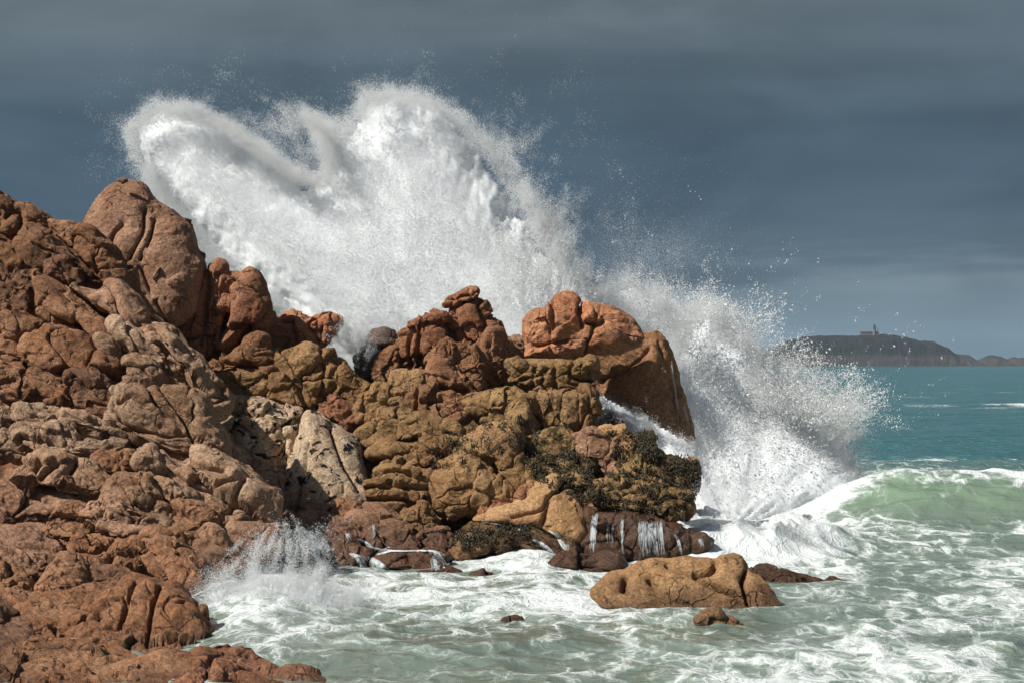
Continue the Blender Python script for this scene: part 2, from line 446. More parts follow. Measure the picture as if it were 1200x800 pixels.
# ---- middle outcrop: the dome
boulder('rock_tower', 'left wall of the red dome with upright joints', 'rust',
        Z4('148,300 160,255 192,218 235,190 300,178 345,200 355,270 300,380 240,400 180,392 142,370'), dep=MID, dd=0.3, lean=0.35, T=0.7, p=3.0, blocks=5, groove=0.08, group=GM, cracks=[Z4('200,230 195,300 205,370'), Z4('240,205 232,290 240,370')])
boulder('rock_tower', 'upper right wall of the red dome below its cap stone', 'rust',
        Z4('362,180 380,125 440,100 490,112 508,165 545,225 560,270 520,300 455,300 400,290 365,250'), dep=MID, dd=0.2, lean=0.35, T=0.75, blocks=6, groove=0.08, group=GM, cracks=[Z4('380,180 410,240 455,290'), Z4('470,120 500,200 510,280')])
boulder('rock_tower', 'dark creased right flank of the red dome', 'brown',
        Z4('490,250 545,232 575,300 590,345 588,390 540,435 480,440 470,360'), dep=MID, dd=0.0, lean=0.35, yaw=0.3, T=0.7, blocks=8, groove=0.09, group=GM)
boulder('boulder', 'cluster block of grey brown granite in the heart of the red dome', 'brown',
        Z4('365,285 440,290 482,320 495,390 470,470 430,430 385,370 350,330'), dep=MID, dd=-0.5, lean=0.35, T=0.75, blocks=6, group=GM, cat='boulder', cracks=[Z4('380,370 425,430 460,470')])
boulder('boulder', 'pair of rounded grey lumps on the lower left face of the red dome', 'brown',
        Z4('270,330 300,295 345,265 380,290 372,340 330,360 280,360'), dep=MID, dd=-0.9, lean=0.35, T=0.8, blocks=3, group=GM, cat='boulder')
boulder('boulder', 'slanting grey block at the foot of the red dome', 'brown',
        Z4('288,392 300,352 350,355 395,390 432,432 466,475 400,470 330,452 285,430'), dep=MID, dd=-1.0, lean=0.35, T=0.7, blocks=3, group=GM, cat='boulder')
boulder('cap_stone', 'overhanging cap stone on the summit of the red dome', 'rust',
        Z4('338,122 340,92 368,80 400,64 436,58 466,62 468,96 440,106 400,118 365,136'), dep=MID, dd=-0.6, lean=0.2, T=0.9, p=2.5, blocks=4, groove=0.09, group=GM, cracks=[Z4('368,82 380,100 440,94')])
boulder('cap_stone', 'flat slab resting on the left shoulder of the red dome', 'rust',
        Z4('188,212 205,190 245,166 300,152 345,150 362,178 320,192 262,200 218,216'), dep=MID, dd=-0.6, lean=0.2, T=0.9, blocks=4, groove=0.08, group=GM, cracks=[Z4('248,168 250,200')])
# ---- square stack
boulder('slab_rock', 'upper layered block of the square stack with upright cracks', 'olive',
        Z4('588,345 650,332 720,332 790,335 880,342 916,362 928,415 915,455 850,468 780,466 690,462 640,440 598,400'), dep=MID, dd=-0.6, lean=0.25, T=0.75, p=3.4, blocks=9, groove=0.09, group=GM, stretch=(0.8, 1, 1.3), cracks=[Z4('770,335 765,460'), Z4('690,340 670,450'), Z4('745,350 700,400 640,420'), Z4('840,345 835,400 920,420')])
boulder('slab_rock', 'lower column of the square stack with fluted face', 'ochre',
        Z4('640,472 740,466 820,468 890,462 924,482 928,580 905,618 800,622 700,615 650,560'), dep=MID, dd=-0.9, lean=0.25, T=0.75, p=3.2, blocks=7, groove=0.08, group=GM, stretch=(1.6, 1, 0.6))
boulder('boulder', 'small pale boulder peeping out behind the square stack', 'grey',
        Z4('566,262 590,250 634,252 650,330 600,345 572,320'), dep=MID, dd=2.6, lean=0.2, T=0.8, blocks=2, group=GM, cat='boulder')
# ---- big rock on the right
boulder('sea_stack', 'tall smooth brown stack on the right, spray running off its seaward edge', 'stack',
        Z5('190,210 280,150 420,148 470,156 500,215 528,320 556,415 552,455 470,470 380,440 300,400 270,290'), dep=lambda y: 76.6 + 0 * y, lean=0, yaw=-0.12, T=0.8, p=2.7, blocks=0, lump=0.07, crackd=0.12, group=GL, cat='sea stack', cracks=[Z5('300,285 370,250 420,215 440,190'), Z5('470,170 500,280 530,400')], fine=0.1)
boulder('sea_stack', 'bright orange cap of the right hand stack with a furrowed brow', 'orange',
        Z5('72,125 76,100 105,74 150,66 180,50 225,52 240,70 272,55 330,63 382,88 424,135 428,170 360,190 290,205 215,218 150,220 88,218 76,175'), dep=lambda y: 73.2 + 0 * y, lean=0, T=0.72, p=3.0, blocks=2, groove=0.05, bulge=0.05, group=GL, cat='sea stack', cracks=[Z5('238,70 235,100 245,130'), Z5('300,60 305,110 285,125 255,120'), Z5('165,75 165,150'), Z5('85,185 140,182 200,170')], crackd=0.26, fine=0.2)
boulder('boulder', 'small wet boulder in the foam at the foot of the right hand stack', 'wet',
        Z5('290,420 298,390 325,378 350,388 352,425 318,432'), dep=MID, dd=1.0, lean=0.3, T=0.8, blocks=2, group=GM, cat='boulder')

# ---- ledges of the middle outcrop
boulder('rock_ledge', 'square ended ledge stone at the left foot of the red dome', 'ochre',
        Z4('130,420 142,395 195,380 262,388 310,430 270,462 205,472 138,466'), dep=MID, dd=-1.2, lean=0.6, T=0.75, blocks=4, group=GM)
boulder('rock_ledge', 'curved ochre ledge sweeping left above the dark gully', 'ochre',
        Z4('-10,520 0,480 60,455 130,450 200,462 215,530 150,560 60,575 0,570'), dep=MID, dd=-1.6, lean=0.6, T=0.7, blocks=6, group=GM, strata=(0.5, 0.10), tilt=0.2)
boulder('rock_ledge', 'cracked wedge ledge sloping down to the right below the red dome', 'brown',
        Z4('195,470 225,440 290,446 360,470 405,510 424,548 390,580 320,585 235,560 200,530'), dep=MID, dd=-1.5, lean=0.6, T=0.7, blocks=5, group=GM, cracks=[Z4('235,450 225,540'), Z4('250,500 330,490')])
boulder('boulder', 'knobbly ochre boulder between the red dome and the square stack', 'olive',
        Z4('420,515 470,475 530,448 605,455 650,500 682,560 692,600 645,640 560,608 480,575'), dep=MID, dd=-1.4, lean=0.55, T=0.75, blocks=9, groove=0.08, group=GM, cat='boulder')
boulder('rock_ledge', 'long lumpy ochre ledge across the middle of the outcrop', 'olive',
        Z4('-10,620 30,585 90,560 150,548 240,560 330,572 385,600 400,650 330,668 200,655 90,680 0,675'), dep=MID, dd=-2.0, lean=0.6, T=0.7, blocks=10, groove=0.08, group=GM)
boulder('rock_ledge', 'thin flat shelf with a dark undercut below the long lumpy ledge', 'ochre',
        Z4('42,700 75,668 105,650 200,660 270,640 330,640 345,676 290,695 215,702 110,714 60,712'), dep=MID, dd=-2.8, lean=0.9, T=1.0, blocks=3, group=GM, p=2.4)
boulder('boulder', 'smooth rounded shoulder of brown rock in the centre of the outcrop', 'ochre',
        Z4('430,672 480,640 540,612 600,606 636,640 650,740 660,860 600,880 560,800 520,730 470,710'), dep=MID, dd=-2.4, lean=0.5, T=0.85, p=2.5, blocks=2, bulge=0.05, groove=0.03, group=GM, cat='boulder', rough=0.7, fine=0.1)
boulder('boulder', 'slanted block with dark mussels at its right end', 'olive',
        ZH('245,190 290,155 350,135 415,120 442,150 445,190 400,235 330,245 270,220'), dep=MID, dd=-2.9, lean=0.6, T=0.85, blocks=4, group=GM, cat='boulder')
boulder('rock_ledge', 'stepped stack of thin ledges beside the bleached cone', 'olive',
        ZH('75,300 120,240 180,190 260,195 350,240 380,330 400,420 330,450 200,485 120,450 85,380'), dep=MID, dd=-2.7, lean=0.5, T=0.7, blocks=6, group=GM, strata=(0.42, 0.28), tilt=0.1)
boulder('rock_ledge', 'broad rough face in the shade of the smooth shoulder', 'ochre',
        ZH('360,275 430,235 520,200 600,170 680,230 790,280 880,360 910,420 820,450 720,500 600,530 480,500 400,410'), dep=MID, dd=-2.6, lean=0.45, T=0.65, blocks=9, groove=0.07, group=GM, tilt=0.4)
boulder('boulder', 'dark seamed overhang right of the slanted mussel block', 'weedy',
        ZH('440,60 520,40 620,70 690,90 770,130 800,270 740,280 660,210 560,170 480,150'), dep=MID, dd=-2.3, lean=0.5, T=0.7, blocks=8, group=GM, cat='boulder')
boulder('boulder', 'rusty red lumps at the base of the broad rough face', 'rust',
        ZH('720,500 735,450 790,425 840,432 905,422 900,470 800,505'), dep=MID, dd=-2.6, lean=0.5, T=0.8, blocks=6, group=GM, cat='boulder')
boulder('boulder', 'small brown boulder left of the tan triangular slab', 'brown',
        ZH('912,400 930,370 980,338 1020,345 1010,390 960,425 922,420'), dep=MID, dd=-3.0, lean=0.5, T=0.9, blocks=2, group=GM, cat='boulder')
# ---- weed covered ledges on the right
boulder('boulder', 'pinkish creased boulder on top of the weed covered ledges', 'pink',
        Z5('222,455 250,425 278,418 330,432 352,470 345,500 372,540 330,560 270,510 232,490'), dep=MID, dd=-1.6, lean=0.5, T=0.8, blocks=8, group=GM, cat='boulder')
boulder('boulder', 'yellow ochre slab fringed with black mussels on the weed covered ledges', 'tan',
        Z5('300,425 330,415 390,428 425,440 440,485 400,500 360,512 330,490'), dep=MID, dd=-1.7, lean=0.6, T=0.8, blocks=4, group=GM, cat='boulder')
boulder('rock_ledge', 'upper weed covered ledge reaching out to the right over the foam', 'weedy',
        Z5('335,520 400,485 440,430 458,480 490,500 545,505 572,530 560,580 520,600 440,590 370,585'), dep=MID, dd=-1.5, lean=0.6, T=0.75, blocks=12, groove=0.09, group=GM)
boulder('rock_ledge', 'lower weed covered ledge hanging above the waterfall rock', 'weedy',
        Z5('245,590 300,560 380,570 460,580 530,580 560,605 548,650 500,672 420,668 340,648 275,640'), dep=MID, dd=-2.2, lean=0.6, T=0.75, blocks=12, groove=0.09, group=GM, strata=(0.5, 0.15))
boulder('boulder', 'ribbed weedy boulder left of the weed covered ledges', 'weedy',
        Z5('80,545 95,515 150,505 220,512 270,545 290,600 280,650 220,640 160,590 100,580'), dep=MID, dd=-2.2, lean=0.5, T=0.75, blocks=8, group=GM, cat='boulder')
boulder('boulder', 'yellowish weedy block under the square stack', 'weedy',
        Z5('80,470 110,430 180,415 235,430 245,490 290,520 260,540 180,510 100,515'), dep=MID, dd=-1.6, lean=0.5, T=0.75, blocks=9, group=GM, cat='boulder')
# ---- tan slab and the waterfall rock
boulder('slab_rock', 'tan triangular slab leaning above the cove', 'tan',
        Z7('-10,215 40,182 110,160 170,140 200,105 262,60 300,62 316,95 345,130 372,180 392,240 398,280 352,300 250,262 150,240 30,226'), dep=MID, dd=-2.6, lean=0.55, T=0.75, p=2.5, blocks=0, lump=0.07, group=GM, cracks=[Z7('315,95 260,130 235,170 130,200'), Z7('265,140 250,200 235,240')], fine=0.12)
boulder('rock_ledge', 'low weedy shelf at the water below the tan triangular slab', 'weedy',
        Z7('-40,262 20,222 110,225 200,240 300,272 350,305 362,352 290,352 215,300 120,310 30,350 -30,345'), dep=MID, dd=-2.4, lean=0.9, T=0.8, blocks=9, group=GW)
boulder('rock_ledge', 'dark wet ledge with thin waterfalls pouring over its front', 'wet',
        Z7('395,320 405,215 440,188 520,190 640,208 700,228 780,250 852,280 856,312 800,350 690,362 560,364 440,360'), dep=MID, dd=-2.2, lean=0.3, T=0.7, p=3.2, blocks=8, groove=0.06, group=GW)
# ---- rocks in the water
boulder('sea_rock', 'large tan rock alone in the water with a dark overhang on its right', 'tan',
        Z7('424,490 450,440 500,408 580,384 660,362 760,350 860,352 960,346 1004,380 1022,412 1062,450 1112,518 1125,560 1000,580 800,580 600,560 470,540'), dep=lambda y: 52.6 - 0.02 * (y - 690), lean=1.0, yaw=0.05, T=0.55, p=2.5, blocks=0, group=GW, grow=1.0,
        cracks=[Z7('700,375 790,410 870,450 950,480 985,520'), Z7('1000,400 985,440 1000,520'), Z7('880,370 860,400 800,405'), Z7('640,430 660,460'), Z7('545,425 540,470')], crackd=0.3, crackw=2.4, rough=0.8, fine=0.12, lump=0.06)
boulder('sea_rock', 'small tan rock tip breaking the surface in front of the large tan rock', 'tan',
        Z7('800,585 822,555 850,541 880,548 905,560 950,598 965,625 860,630'), dep=lambda y: 49.2 + 0 * y, lean=0, T=0.8, blocks=3, group=GW, grow=1.0, rough=0.5)
boulder('sea_rock', 'long low black reef trailing right from the large tan rock', 'wet',
        Z0('850,682 880,668 905,668 935,674 965,680 993,690 975,697 930,694 880,694'), dep=lambda y: 58.5 + 0 * y, lean=0, T=1.2, blocks=9, group=GW, rough=0.6)
boulder('sea_rock', 'dark pointed reef end sticking out of the foam left of centre', 'wet',
        Z0('490,676 520,668 545,672 562,668 578,672 588,690 560,698 510,692'), dep=lambda y: 60.5 + 0 * y, lean=0, T=0.9, blocks=4, group=GW, rough=0.5)
boulder('sea_rock', 'tiny dark rock tip awash near the bottom centre', 'wet',
        Z0('588,730 592,724 606,723 616,728 620,735 600,738'), dep=lambda y: 49.5 + 0 * y, lean=0, T=0.9, blocks=2, group=GW, rough=0.25)
boulder('sea_rock', 'smooth dark rock with water sheeting over it before the waterfall ledge', 'wet',
        Z0('640,662 668,652 700,650 722,656 730,672 690,682 650,678'), dep=lambda y: 61.5 + 0 * y, lean=0, T=1.0, blocks=2, group=GW, rough=0.5)
# ---- low pink rocks of the cove
boulder('slab_rock', 'sloping pink slab with water runnels on the near side of the cove', 'slick',
        Z6('400,190 432,130 490,122 560,124 650,165 690,215 712,262 690,290 600,290 500,270 430,235'), dep=MID, dd=-3.0, lean=0.8, T=0.7, blocks=5, group=GW, tilt=-0.6)
boulder('boulder', 'rounded brown knob lying above the sloping pink slab', 'brown',
        Z6('345,128 372,102 410,92 448,98 476,122 440,150 380,160'), dep=MID, dd=-3.0, lean=0.5, T=0.9, blocks=2, group=GW, cat='boulder')
boulder('boulder', 'knobbly ochre boulder right of the sloping pink slab', 'ochre',
        Z6('630,150 660,115 720,95 755,130 770,190 740,225 690,215'), dep=MID, dd=-2.9, lean=0.5, T=0.8, blocks=5, group=GW, cat='boulder')
boulder('boulder', 'squat wet boulders where the cove water drains back', 'slick',
        Z6('690,225 750,195 810,190 835,230 830,285 800,305 740,280'), dep=MID, dd=-3.0, lean=0.5, T=0.8, blocks=6, group=GW, cat='boulder')
boulder('boulder', 'brown block standing in foam left of the low weedy shelf', 'ochre',
        Z6('835,270 850,235 900,220 960,235 965,290 900,315 845,310'), dep=MID, dd=-3.2, lean=0.5, T=0.8, blocks=5, group=GW, cat='boulder')
boulder('boulder', 'wet boulder with a white cascade running down both sides', 'slick',
        Z6('140,200 180,182 240,185 280,225 325,300 335,380 280,420 190,400 150,310'), dep=MID, dd=-4.2, lean=0.6, T=0.75, blocks=4, group=GW, cat='boulder')
boulder('rock_ledge', 'spray soaked ledge between the cascade and the pink slab', 'slick',
        Z6('270,200 340,185 420,225 500,290 540,350 500,385 400,378 320,350'), dep=MID, dd=-3.8, lean=0.7, T=0.7, blocks=7, group=GW)
boulder('rock_ledge', 'flat wet ledge with water sheeting over its lip', 'slick',
        Z6('520,320 560,290 640,278 740,280 790,300 822,362 800,400 740,385 660,350 560,350'), dep=MID, dd=-4.2, lean=0.9, T=0.8, blocks=4, group=GW, p=3)
boulder('boulder', 'flat reddish rock beneath the bleached cone', 'slick',
        Z0('318,616 345,604 380,600 410,610 430,626 400,640 350,640'), dep=MID, dd=-3.6, lean=0.7, T=0.7, blocks=5, group=GW, cat='boulder')

# ---- the left slope, top to bottom
boulder('boulder', 'dark ridge boulder forming the top left skyline', 'brown',
        ZA('-90,-10 0,38 80,80 150,96 212,122 240,165 215,215 120,235 60,250 0,240 -90,200'), lean=0.6, T=0.8, blocks=5, group=GS, cat='boulder', cracks=[ZA('60,100 105,120 100,200 70,235'), ZA('30,130 60,100')], yaw=0.25, dd=0.4)
boulder('boulder', 'black streaked hump plunging down right of the ridge boulder', 'dark',
        ZA('112,215 120,160 165,165 230,195 300,265 385,330 445,380 505,445 480,468 400,440 330,350 240,345 225,410 150,395 112,300'), lean=0.6, T=0.7, blocks=3, group=GS, cat='boulder', yaw=0.35, **DNW, fine=0.15)
boulder('boulder', 'wedge shaped cap boulder on the skyline left of the peak', 'brown',
        ZA('232,150 300,153 372,188 390,228 365,296 300,268 252,205'), lean=0.5, T=0.75, blocks=3, group=GS, cat='boulder', yaw=0.2, dd=0.3)
boulder('boulder', 'rough blocky shoulder in front of the foot of the peak', 'brown',
        ZA('368,218 420,208 480,248 532,290 575,345 603,395 625,455 650,530 560,490 500,455 425,380 366,300'), lean=0.5, T=0.75, blocks=6, group=GS, cat='boulder', yaw=0.35, dd=-0.3)
boulder('boulder', 'small dark almond shaped boulder in the upper slope', 'dark',
        ZA('230,352 285,325 330,355 405,455 330,456 280,436 236,405'), lean=0.5, T=0.7, blocks=2, group=GS, cat='boulder', dd=-0.7, yaw=0.3)
boulder('boulder', 'steep russet face at the left edge under the ridge boulder', 'brown',
        ZA('-90,170 20,230 110,290 175,385 150,410 60,380 -90,360'), lean=0.6, T=0.65, blocks=5, group=GS, cat='boulder', yaw=0.3, dd=-0.5)
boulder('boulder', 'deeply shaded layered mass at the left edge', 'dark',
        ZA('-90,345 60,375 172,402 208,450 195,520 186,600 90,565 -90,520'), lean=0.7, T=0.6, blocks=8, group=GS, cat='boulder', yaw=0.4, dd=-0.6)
boulder('boulder', 'long sausage shaped roll of rock running down the upper slope', 'brown',
        ZA('160,395 230,418 300,470 385,522 462,582 535,640 600,700 655,790 600,830 510,750 430,655 330,605 250,560 205,480'), lean=0.6, T=0.8, blocks=4, group=GS, cat='boulder', yaw=0.25, dd=-1.0, **DNW, fine=0.15)
boulder('boulder', 'smooth pinkish shoulder below the rough blocky shoulder', 'pink',
        ZA('330,455 440,470 500,455 582,490 642,540 692,610 752,680 800,735 790,790 720,760 650,690 560,640 500,590 420,540'), lean=0.5, T=0.75, blocks=2, group=GS, cat='boulder', yaw=0.35, dd=-0.8, rough=0.8, fine=0.12)
boulder('boulder', 'big rounded dome boulder in the middle of the left slope', 'brown',
        Z0('36,398 50,383 67,378 86,380 103,386 118,400 131,420 143,447 140,460 112,458 80,446 50,438 34,420'), lean=0.5, T=0.85, p=2.3, blocks=3, group=GS, cat='boulder', dd=-1.6, yaw=0.15, fine=0.25)
boulder('boulder', 'jagged russet lump left of the rounded dome boulder', 'brown',
        ZA('-90,525 40,555 120,598 225,640 180,690 145,745 140,830 60,870 -90,860'), lean=0.6, T=0.7, blocks=8, group=GS, cat='boulder', dd=-1.5)
boulder('boulder', 'narrow broken ledge above the rounded dome boulder', 'brown',
        ZA('182,575 205,538 260,550 335,590 405,640 400,665 310,648 230,628'), lean=0.5, T=0.9, blocks=5, group=GS, cat='boulder', dd=-1.4)
boulder('boulder', 'cluster of dark knobs beneath the rounded dome boulder', 'dark',
        ZC('325,55 420,35 490,75 565,140 578,190 530,270 440,275 360,215 340,130'), lean=0.6, T=0.75, blocks=9, groove=0.09, group=GS, cat='boulder', dd=-1.6)
boulder('boulder', 'tumbled brown lumps left of the dark knobs', 'brown',
        ZC('140,60 220,62 300,85 350,145 345,215 270,215 200,170 150,120'), lean=0.6, T=0.75, blocks=6, group=GS, cat='boulder', dd=-1.6)
boulder('slab_rock', 'slanted slab with a shadowed edge at the left margin', 'brown',
        ZC('-60,10 60,30 120,70 185,130 255,190 340,245 210,228 60,215 -60,195'), lean=0.7, T=0.65, blocks=4, group=GS, dd=-1.7, strata=(0.7, 0.15), tilt=0.45)
boulder('boulder', 'large pale block scored with black slits in the right of the slope', 'grey',
        ZB('195,540 215,480 255,435 340,446 430,452 525,448 592,488 645,560 695,680 702,770 600,765 520,770 400,740 260,680 200,620'), lean=0.45, T=0.8, p=2.8, blocks=4, groove=0.07, group=GS, cat='boulder', yaw=0.3, dd=-1.4, cracks=[ZB('370,460 410,520 480,570 540,640'), ZB('430,460 470,500 520,560 560,620 600,700'), ZB('225,510 300,500 360,540')], **DNW)
boulder('boulder', 'stack of soft pale rolls above the block with black slits', 'grey',
        ZB('222,152 290,148 345,190 425,210 485,250 545,350 585,455 500,458 430,450 395,360 320,310 265,250'), lean=0.5, T=0.7, blocks=6, group=GS, cat='boulder', yaw=0.35, dd=-0.9, **DNW)
boulder('boulder', 'square pale boulder tucked left of the soft pale rolls', 'grey',
        ZB('278,345 300,320 360,322 410,355 450,445 380,460 300,435'), lean=0.5, T=0.8, blocks=3, group=GS, cat='boulder', dd=-1.5)
boulder('boulder', 'narrow creased roll right beside the rounded dome boulder', 'grey',
        ZB('145,215 200,232 262,290 292,340 296,425 245,405 190,310'), lean=0.5, T=0.75, blocks=4, group=GS, cat='boulder', dd=-1.4)
boulder('boulder', 'long pale spine descending along the right edge of the slope', 'grey',
        ZB('395,168 460,152 515,190 565,280 625,350 660,400 705,460 735,530 690,580 640,540 585,470 545,360 485,250'), lean=0.45, T=0.8, blocks=6, group=GS, cat='boulder', yaw=0.35, dd=-0.7, **DNW)
boulder('boulder', 'little smooth dome showing above the top of the pale spine', 'grey',
        ZB('360,130 372,114 405,114 445,140 440,172 390,165'), lean=0.4, T=0.8, blocks=1, group=GS, cat='boulder', dd=0.3, rough=0.5)
boulder('rock_ledge', 'thinly bedded pale ledge running across the left slope', 'grey',
        ZC('90,245 150,228 240,232 330,258 440,282 530,315 610,372 560,380 480,350 380,328 220,308 100,296'), lean=0.8, T=0.9, blocks=3, group=GS, dd=-2.2, strata=(0.32, 0.16), tilt=0.25)
boulder('rock_ledge', 'broad pale ledge breaking into knobs beneath the thinly bedded ledge', 'grey',
        ZC('90,300 220,300 380,322 520,352 610,372 690,400 650,440 480,450 330,450 200,445 120,390'), lean=0.8, T=0.8, blocks=10, group=GS, dd=-2.0, strata=(0.5, 0.12), tilt=0.25)
boulder('boulder', 'coarse pale lump at the left margin beside the thinly bedded ledge', 'grey',
        ZC('-60,215 60,235 105,270 98,320 135,400 195,445 130,465 -60,460'), lean=0.6, T=0.75, blocks=8, group=GS, cat='boulder', dd=-2.2)
boulder('boulder', 'folded boulder with two slanting furrows on its sunlit top', 'grey',
        ZC('42,555 90,495 165,452 280,446 372,462 440,498 510,572 500,650 400,650 330,638 250,608 150,585 60,578'), lean=0.6, T=0.8, blocks=3, group=GS, cat='boulder', dd=-2.6, cracks=[ZC('190,480 140,540 90,560'), ZC('260,480 200,540 150,575'), ZC('370,470 320,540 270,600')], crackw=3, crackd=0.3, fine=0.15)
boulder('boulder', 'round shouldered boulder with one black hole near its top', 'grey',
        ZC('480,650 525,575 600,542 690,533 748,575 800,640 808,710 785,790 700,760 600,705 500,668'), lean=0.55, T=0.8, blocks=3, group=GS, cat='boulder', dd=-2.4, yaw=0.2, fine=0.15)
boulder('slab_rock', 'broad sunlit slab at the left margin of the lower slope', 'pink',
        ZC('-60,555 100,572 220,598 335,640 425,684 360,712 285,738 180,735 60,775 -60,775'), lean=0.75, T=0.7, blocks=3, group=GS, dd=-2.4, rough=0.9, fine=0.2)
boulder('boulder', 'bunch of fist shaped knobs right of the sunlit slab', 'pink',
        ZC('410,685 500,662 600,688 685,718 748,775 705,850 600,830 520,800 440,768 395,725'), lean=0.65, T=0.8, blocks=12, group=GS, cat='boulder', dd=-2.6, fine=0.75, groove=0.10, bulge=0.09)
boulder('boulder', 'overhanging brown block below the sunlit slab', 'brown',
        ZC('220,800 275,702 350,688 405,722 440,765 415,820 300,840 225,832'), lean=0.5, T=0.85, blocks=4, group=GS, cat='boulder', dd=-2.8)
boulder('boulder', 'broken stones filling the gap above the fist shaped knobs', 'brown',
        ZC('440,465 480,440 560,418 640,430 650,500 580,530 500,525'), lean=0.6, T=0.8, blocks=7, group=GS, cat='boulder', dd=-2.0)
boulder('boulder', 'upright rounded stone at the left end of the square ended block', 'grey',
        ZC('640,450 660,425 715,415 752,465 748,530 690,520 650,500'), lean=0.5, T=0.85, blocks=2, group=GS, cat='boulder', dd=-2.3)
boulder('boulder', 'massive square ended block with a folded sunlit top', 'grey',
        ZD('50,190 140,178 215,220 290,188 385,203 475,250 545,310 622,358 662,382 662,545 560,538 450,525 340,505 290,440 280,400 180,340 110,270'), lean=0.55, T=0.75, p=2.9, blocks=4, group=GS, cat='boulder', dd=-0.6, yaw=0.2, cracks=[ZD('130,270 220,340 330,380 430,360 500,340'), ZD('220,230 300,290 400,310'), ZD('500,345 460,430 440,500')], fine=0.25)
boulder('boulder', 'dome shaped brown boulder under the round shouldered boulder', 'brown',
        ZD('150,500 190,448 262,428 332,438 390,482 355,545 332,578 250,598 168,575'), lean=0.45, T=0.85, blocks=3, group=GS, cat='boulder', dd=-1.8, yaw=0.15)
boulder('slab_rock', 'thin folded slab wedged below the square ended block', 'grey',
        ZD('98,335 180,355 255,388 310,425 285,452 190,450 135,410'), lean=0.6, T=0.9, blocks=4, group=GS, dd=-2.0, strata=(0.3, 0.12), tilt=0.4)
boulder('boulder', 'smooth wet boulder with spray falling on it beside the cascade', 'slick',
        ZD('400,600 440,550 490,530 560,523 642,533 695,578 702,645 650,720 560,730 470,680 420,640'), lean=0.4, T=0.8, p=2.4, blocks=2, group=GS, cat='boulder', dd=-0.4, fine=0.12)
boulder('boulder', 'steps of russet rock descending to the left edge of the spray', 'brown',
        ZD('40,610 98,562 185,568 235,610 290,650 318,715 305,810 200,790 140,720 70,650'), lean=0.6, T=0.75, blocks=7, group=GS, cat='boulder', dd=-2.2, fine=0.75, groove=0.10, bulge=0.09)
boulder('rock_ledge', 'dark ledges half hidden by spray left of the smooth wet boulder', 'slick',
        ZD('295,590 350,545 425,600 480,660 500,740 420,800 300,790 300,680'), lean=0.6, T=0.7, blocks=8, group=GS, dd=-1.4)
boulder('boulder', 'pale flat topped boulder at the left margin of the lower slope', 'pink',
        ZE('-60,120 80,78 165,68 235,100 280,160 280,210 225,248 190,220 100,200 20,222 -60,230'), lean=0.65, T=0.8, blocks=3, group=GS, cat='boulder', dd=-2.4, fine=0.15)
boulder('boulder', 'shallow bowl of rock under the pale flat topped boulder', 'pink',
        ZE('5,222 80,183 195,205 205,255 155,290 70,262'), lean=0.6, T=0.85, blocks=2, group=GS, cat='boulder', dd=-2.9)
boulder('boulder', 'shaded russet boulder low at the left margin', 'brown',
        ZE('-60,225 50,248 115,290 138,345 118,440 60,480 -60,470'), lean=0.5, T=0.8, blocks=4, group=GS, cat='boulder', dd=-2.4, fine=0.75, groove=0.10, bulge=0.09)
boulder('boulder', 'steep rounded boulder in shadow right of the shallow bowl', 'brown',
        ZE('130,440 200,330 235,270 285,218 332,208 375,260 382,335 310,378 220,410 150,450'), lean=0.45, T=0.8, blocks=3, group=GS, cat='boulder', dd=-2.3, yaw=0.25, fine=0.75, groove=0.10, bulge=0.09)
boulder('rock_ledge', 'layered brown ledge with three rounded lobes in the lower slope', 'brown',
        ZE('335,160 378,108 440,102 530,110 612,93 695,128 715,165 695,235 600,265 510,255 400,245 365,195'), lean=0.7, T=0.8, blocks=6, group=GS, dd=-1.9, cracks=[ZE('370,190 470,165 540,120'), ZE('510,240 560,190 690,190')], fine=0.75, groove=0.10, bulge=0.09)
boulder('rock_ledge', 'narrow shadowed ledge under the layered brown ledge', 'dark',
        ZE('362,330 380,250 480,240 585,255 610,295 540,330 440,345'), lean=0.6, T=0.75, blocks=4, group=GS, dd=-1.9)
boulder('boulder', 'rounded brown boulder right of the layered brown ledge', 'brown',
        ZE('685,190 740,165 805,220 828,285 770,310 700,272'), lean=0.5, T=0.8, blocks=2, group=GS, cat='boulder', dd=-1.9)
boulder('boulder', 'wide overhanging boulder with a gnarled russet front near the bottom left', 'brown',
        ZE('110,450 200,398 330,355 440,330 530,335 568,370 545,425 520,490 455,610 330,612 200,570 150,585 125,510'), lean=0.5, T=0.8, blocks=6, group=GS, cat='boulder', dd=-2.2, fine=0.75, groove=0.10, bulge=0.09)
boulder('boulder', 'great furrowed boulder dropping straight into the cove', 'brown',
        ZE('510,440 560,370 625,290 705,318 770,325 845,368 905,450 965,520 1005,590 1042,640 1040,720 900,760 760,730 640,710 520,620 490,530'), lean=0.35, T=0.8, p=2.5, blocks=5, group=GS, cat='boulder', dd=-1.4, yaw=0.2, cracks=[ZE('640,340 600,450 540,560'), ZE('760,360 720,460 690,600')], stretch=(1.2, 1, 0.8), fine=0.75, groove=0.10, bulge=0.09)
boulder('boulder', 'lumpy russet boulder along the bottom edge left of the furrowed boulder', 'brown',
        ZE('60,790 150,610 330,600 450,605 560,640 645,700 660,790 600,860 100,880'), lean=0.5, T=0.7, blocks=9, group=GS, cat='boulder', dd=-1.8, fine=0.75, groove=0.10, bulge=0.09)
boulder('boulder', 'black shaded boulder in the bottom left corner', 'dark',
        ZE('-80,455 40,462 115,500 148,565 145,690 100,780 0,850 -80,850'), lean=0.4, T=0.8, blocks=5, group=GS, cat='boulder', dd=-3.0, yaw=0.4, fine=0.75, groove=0.10, bulge=0.09)
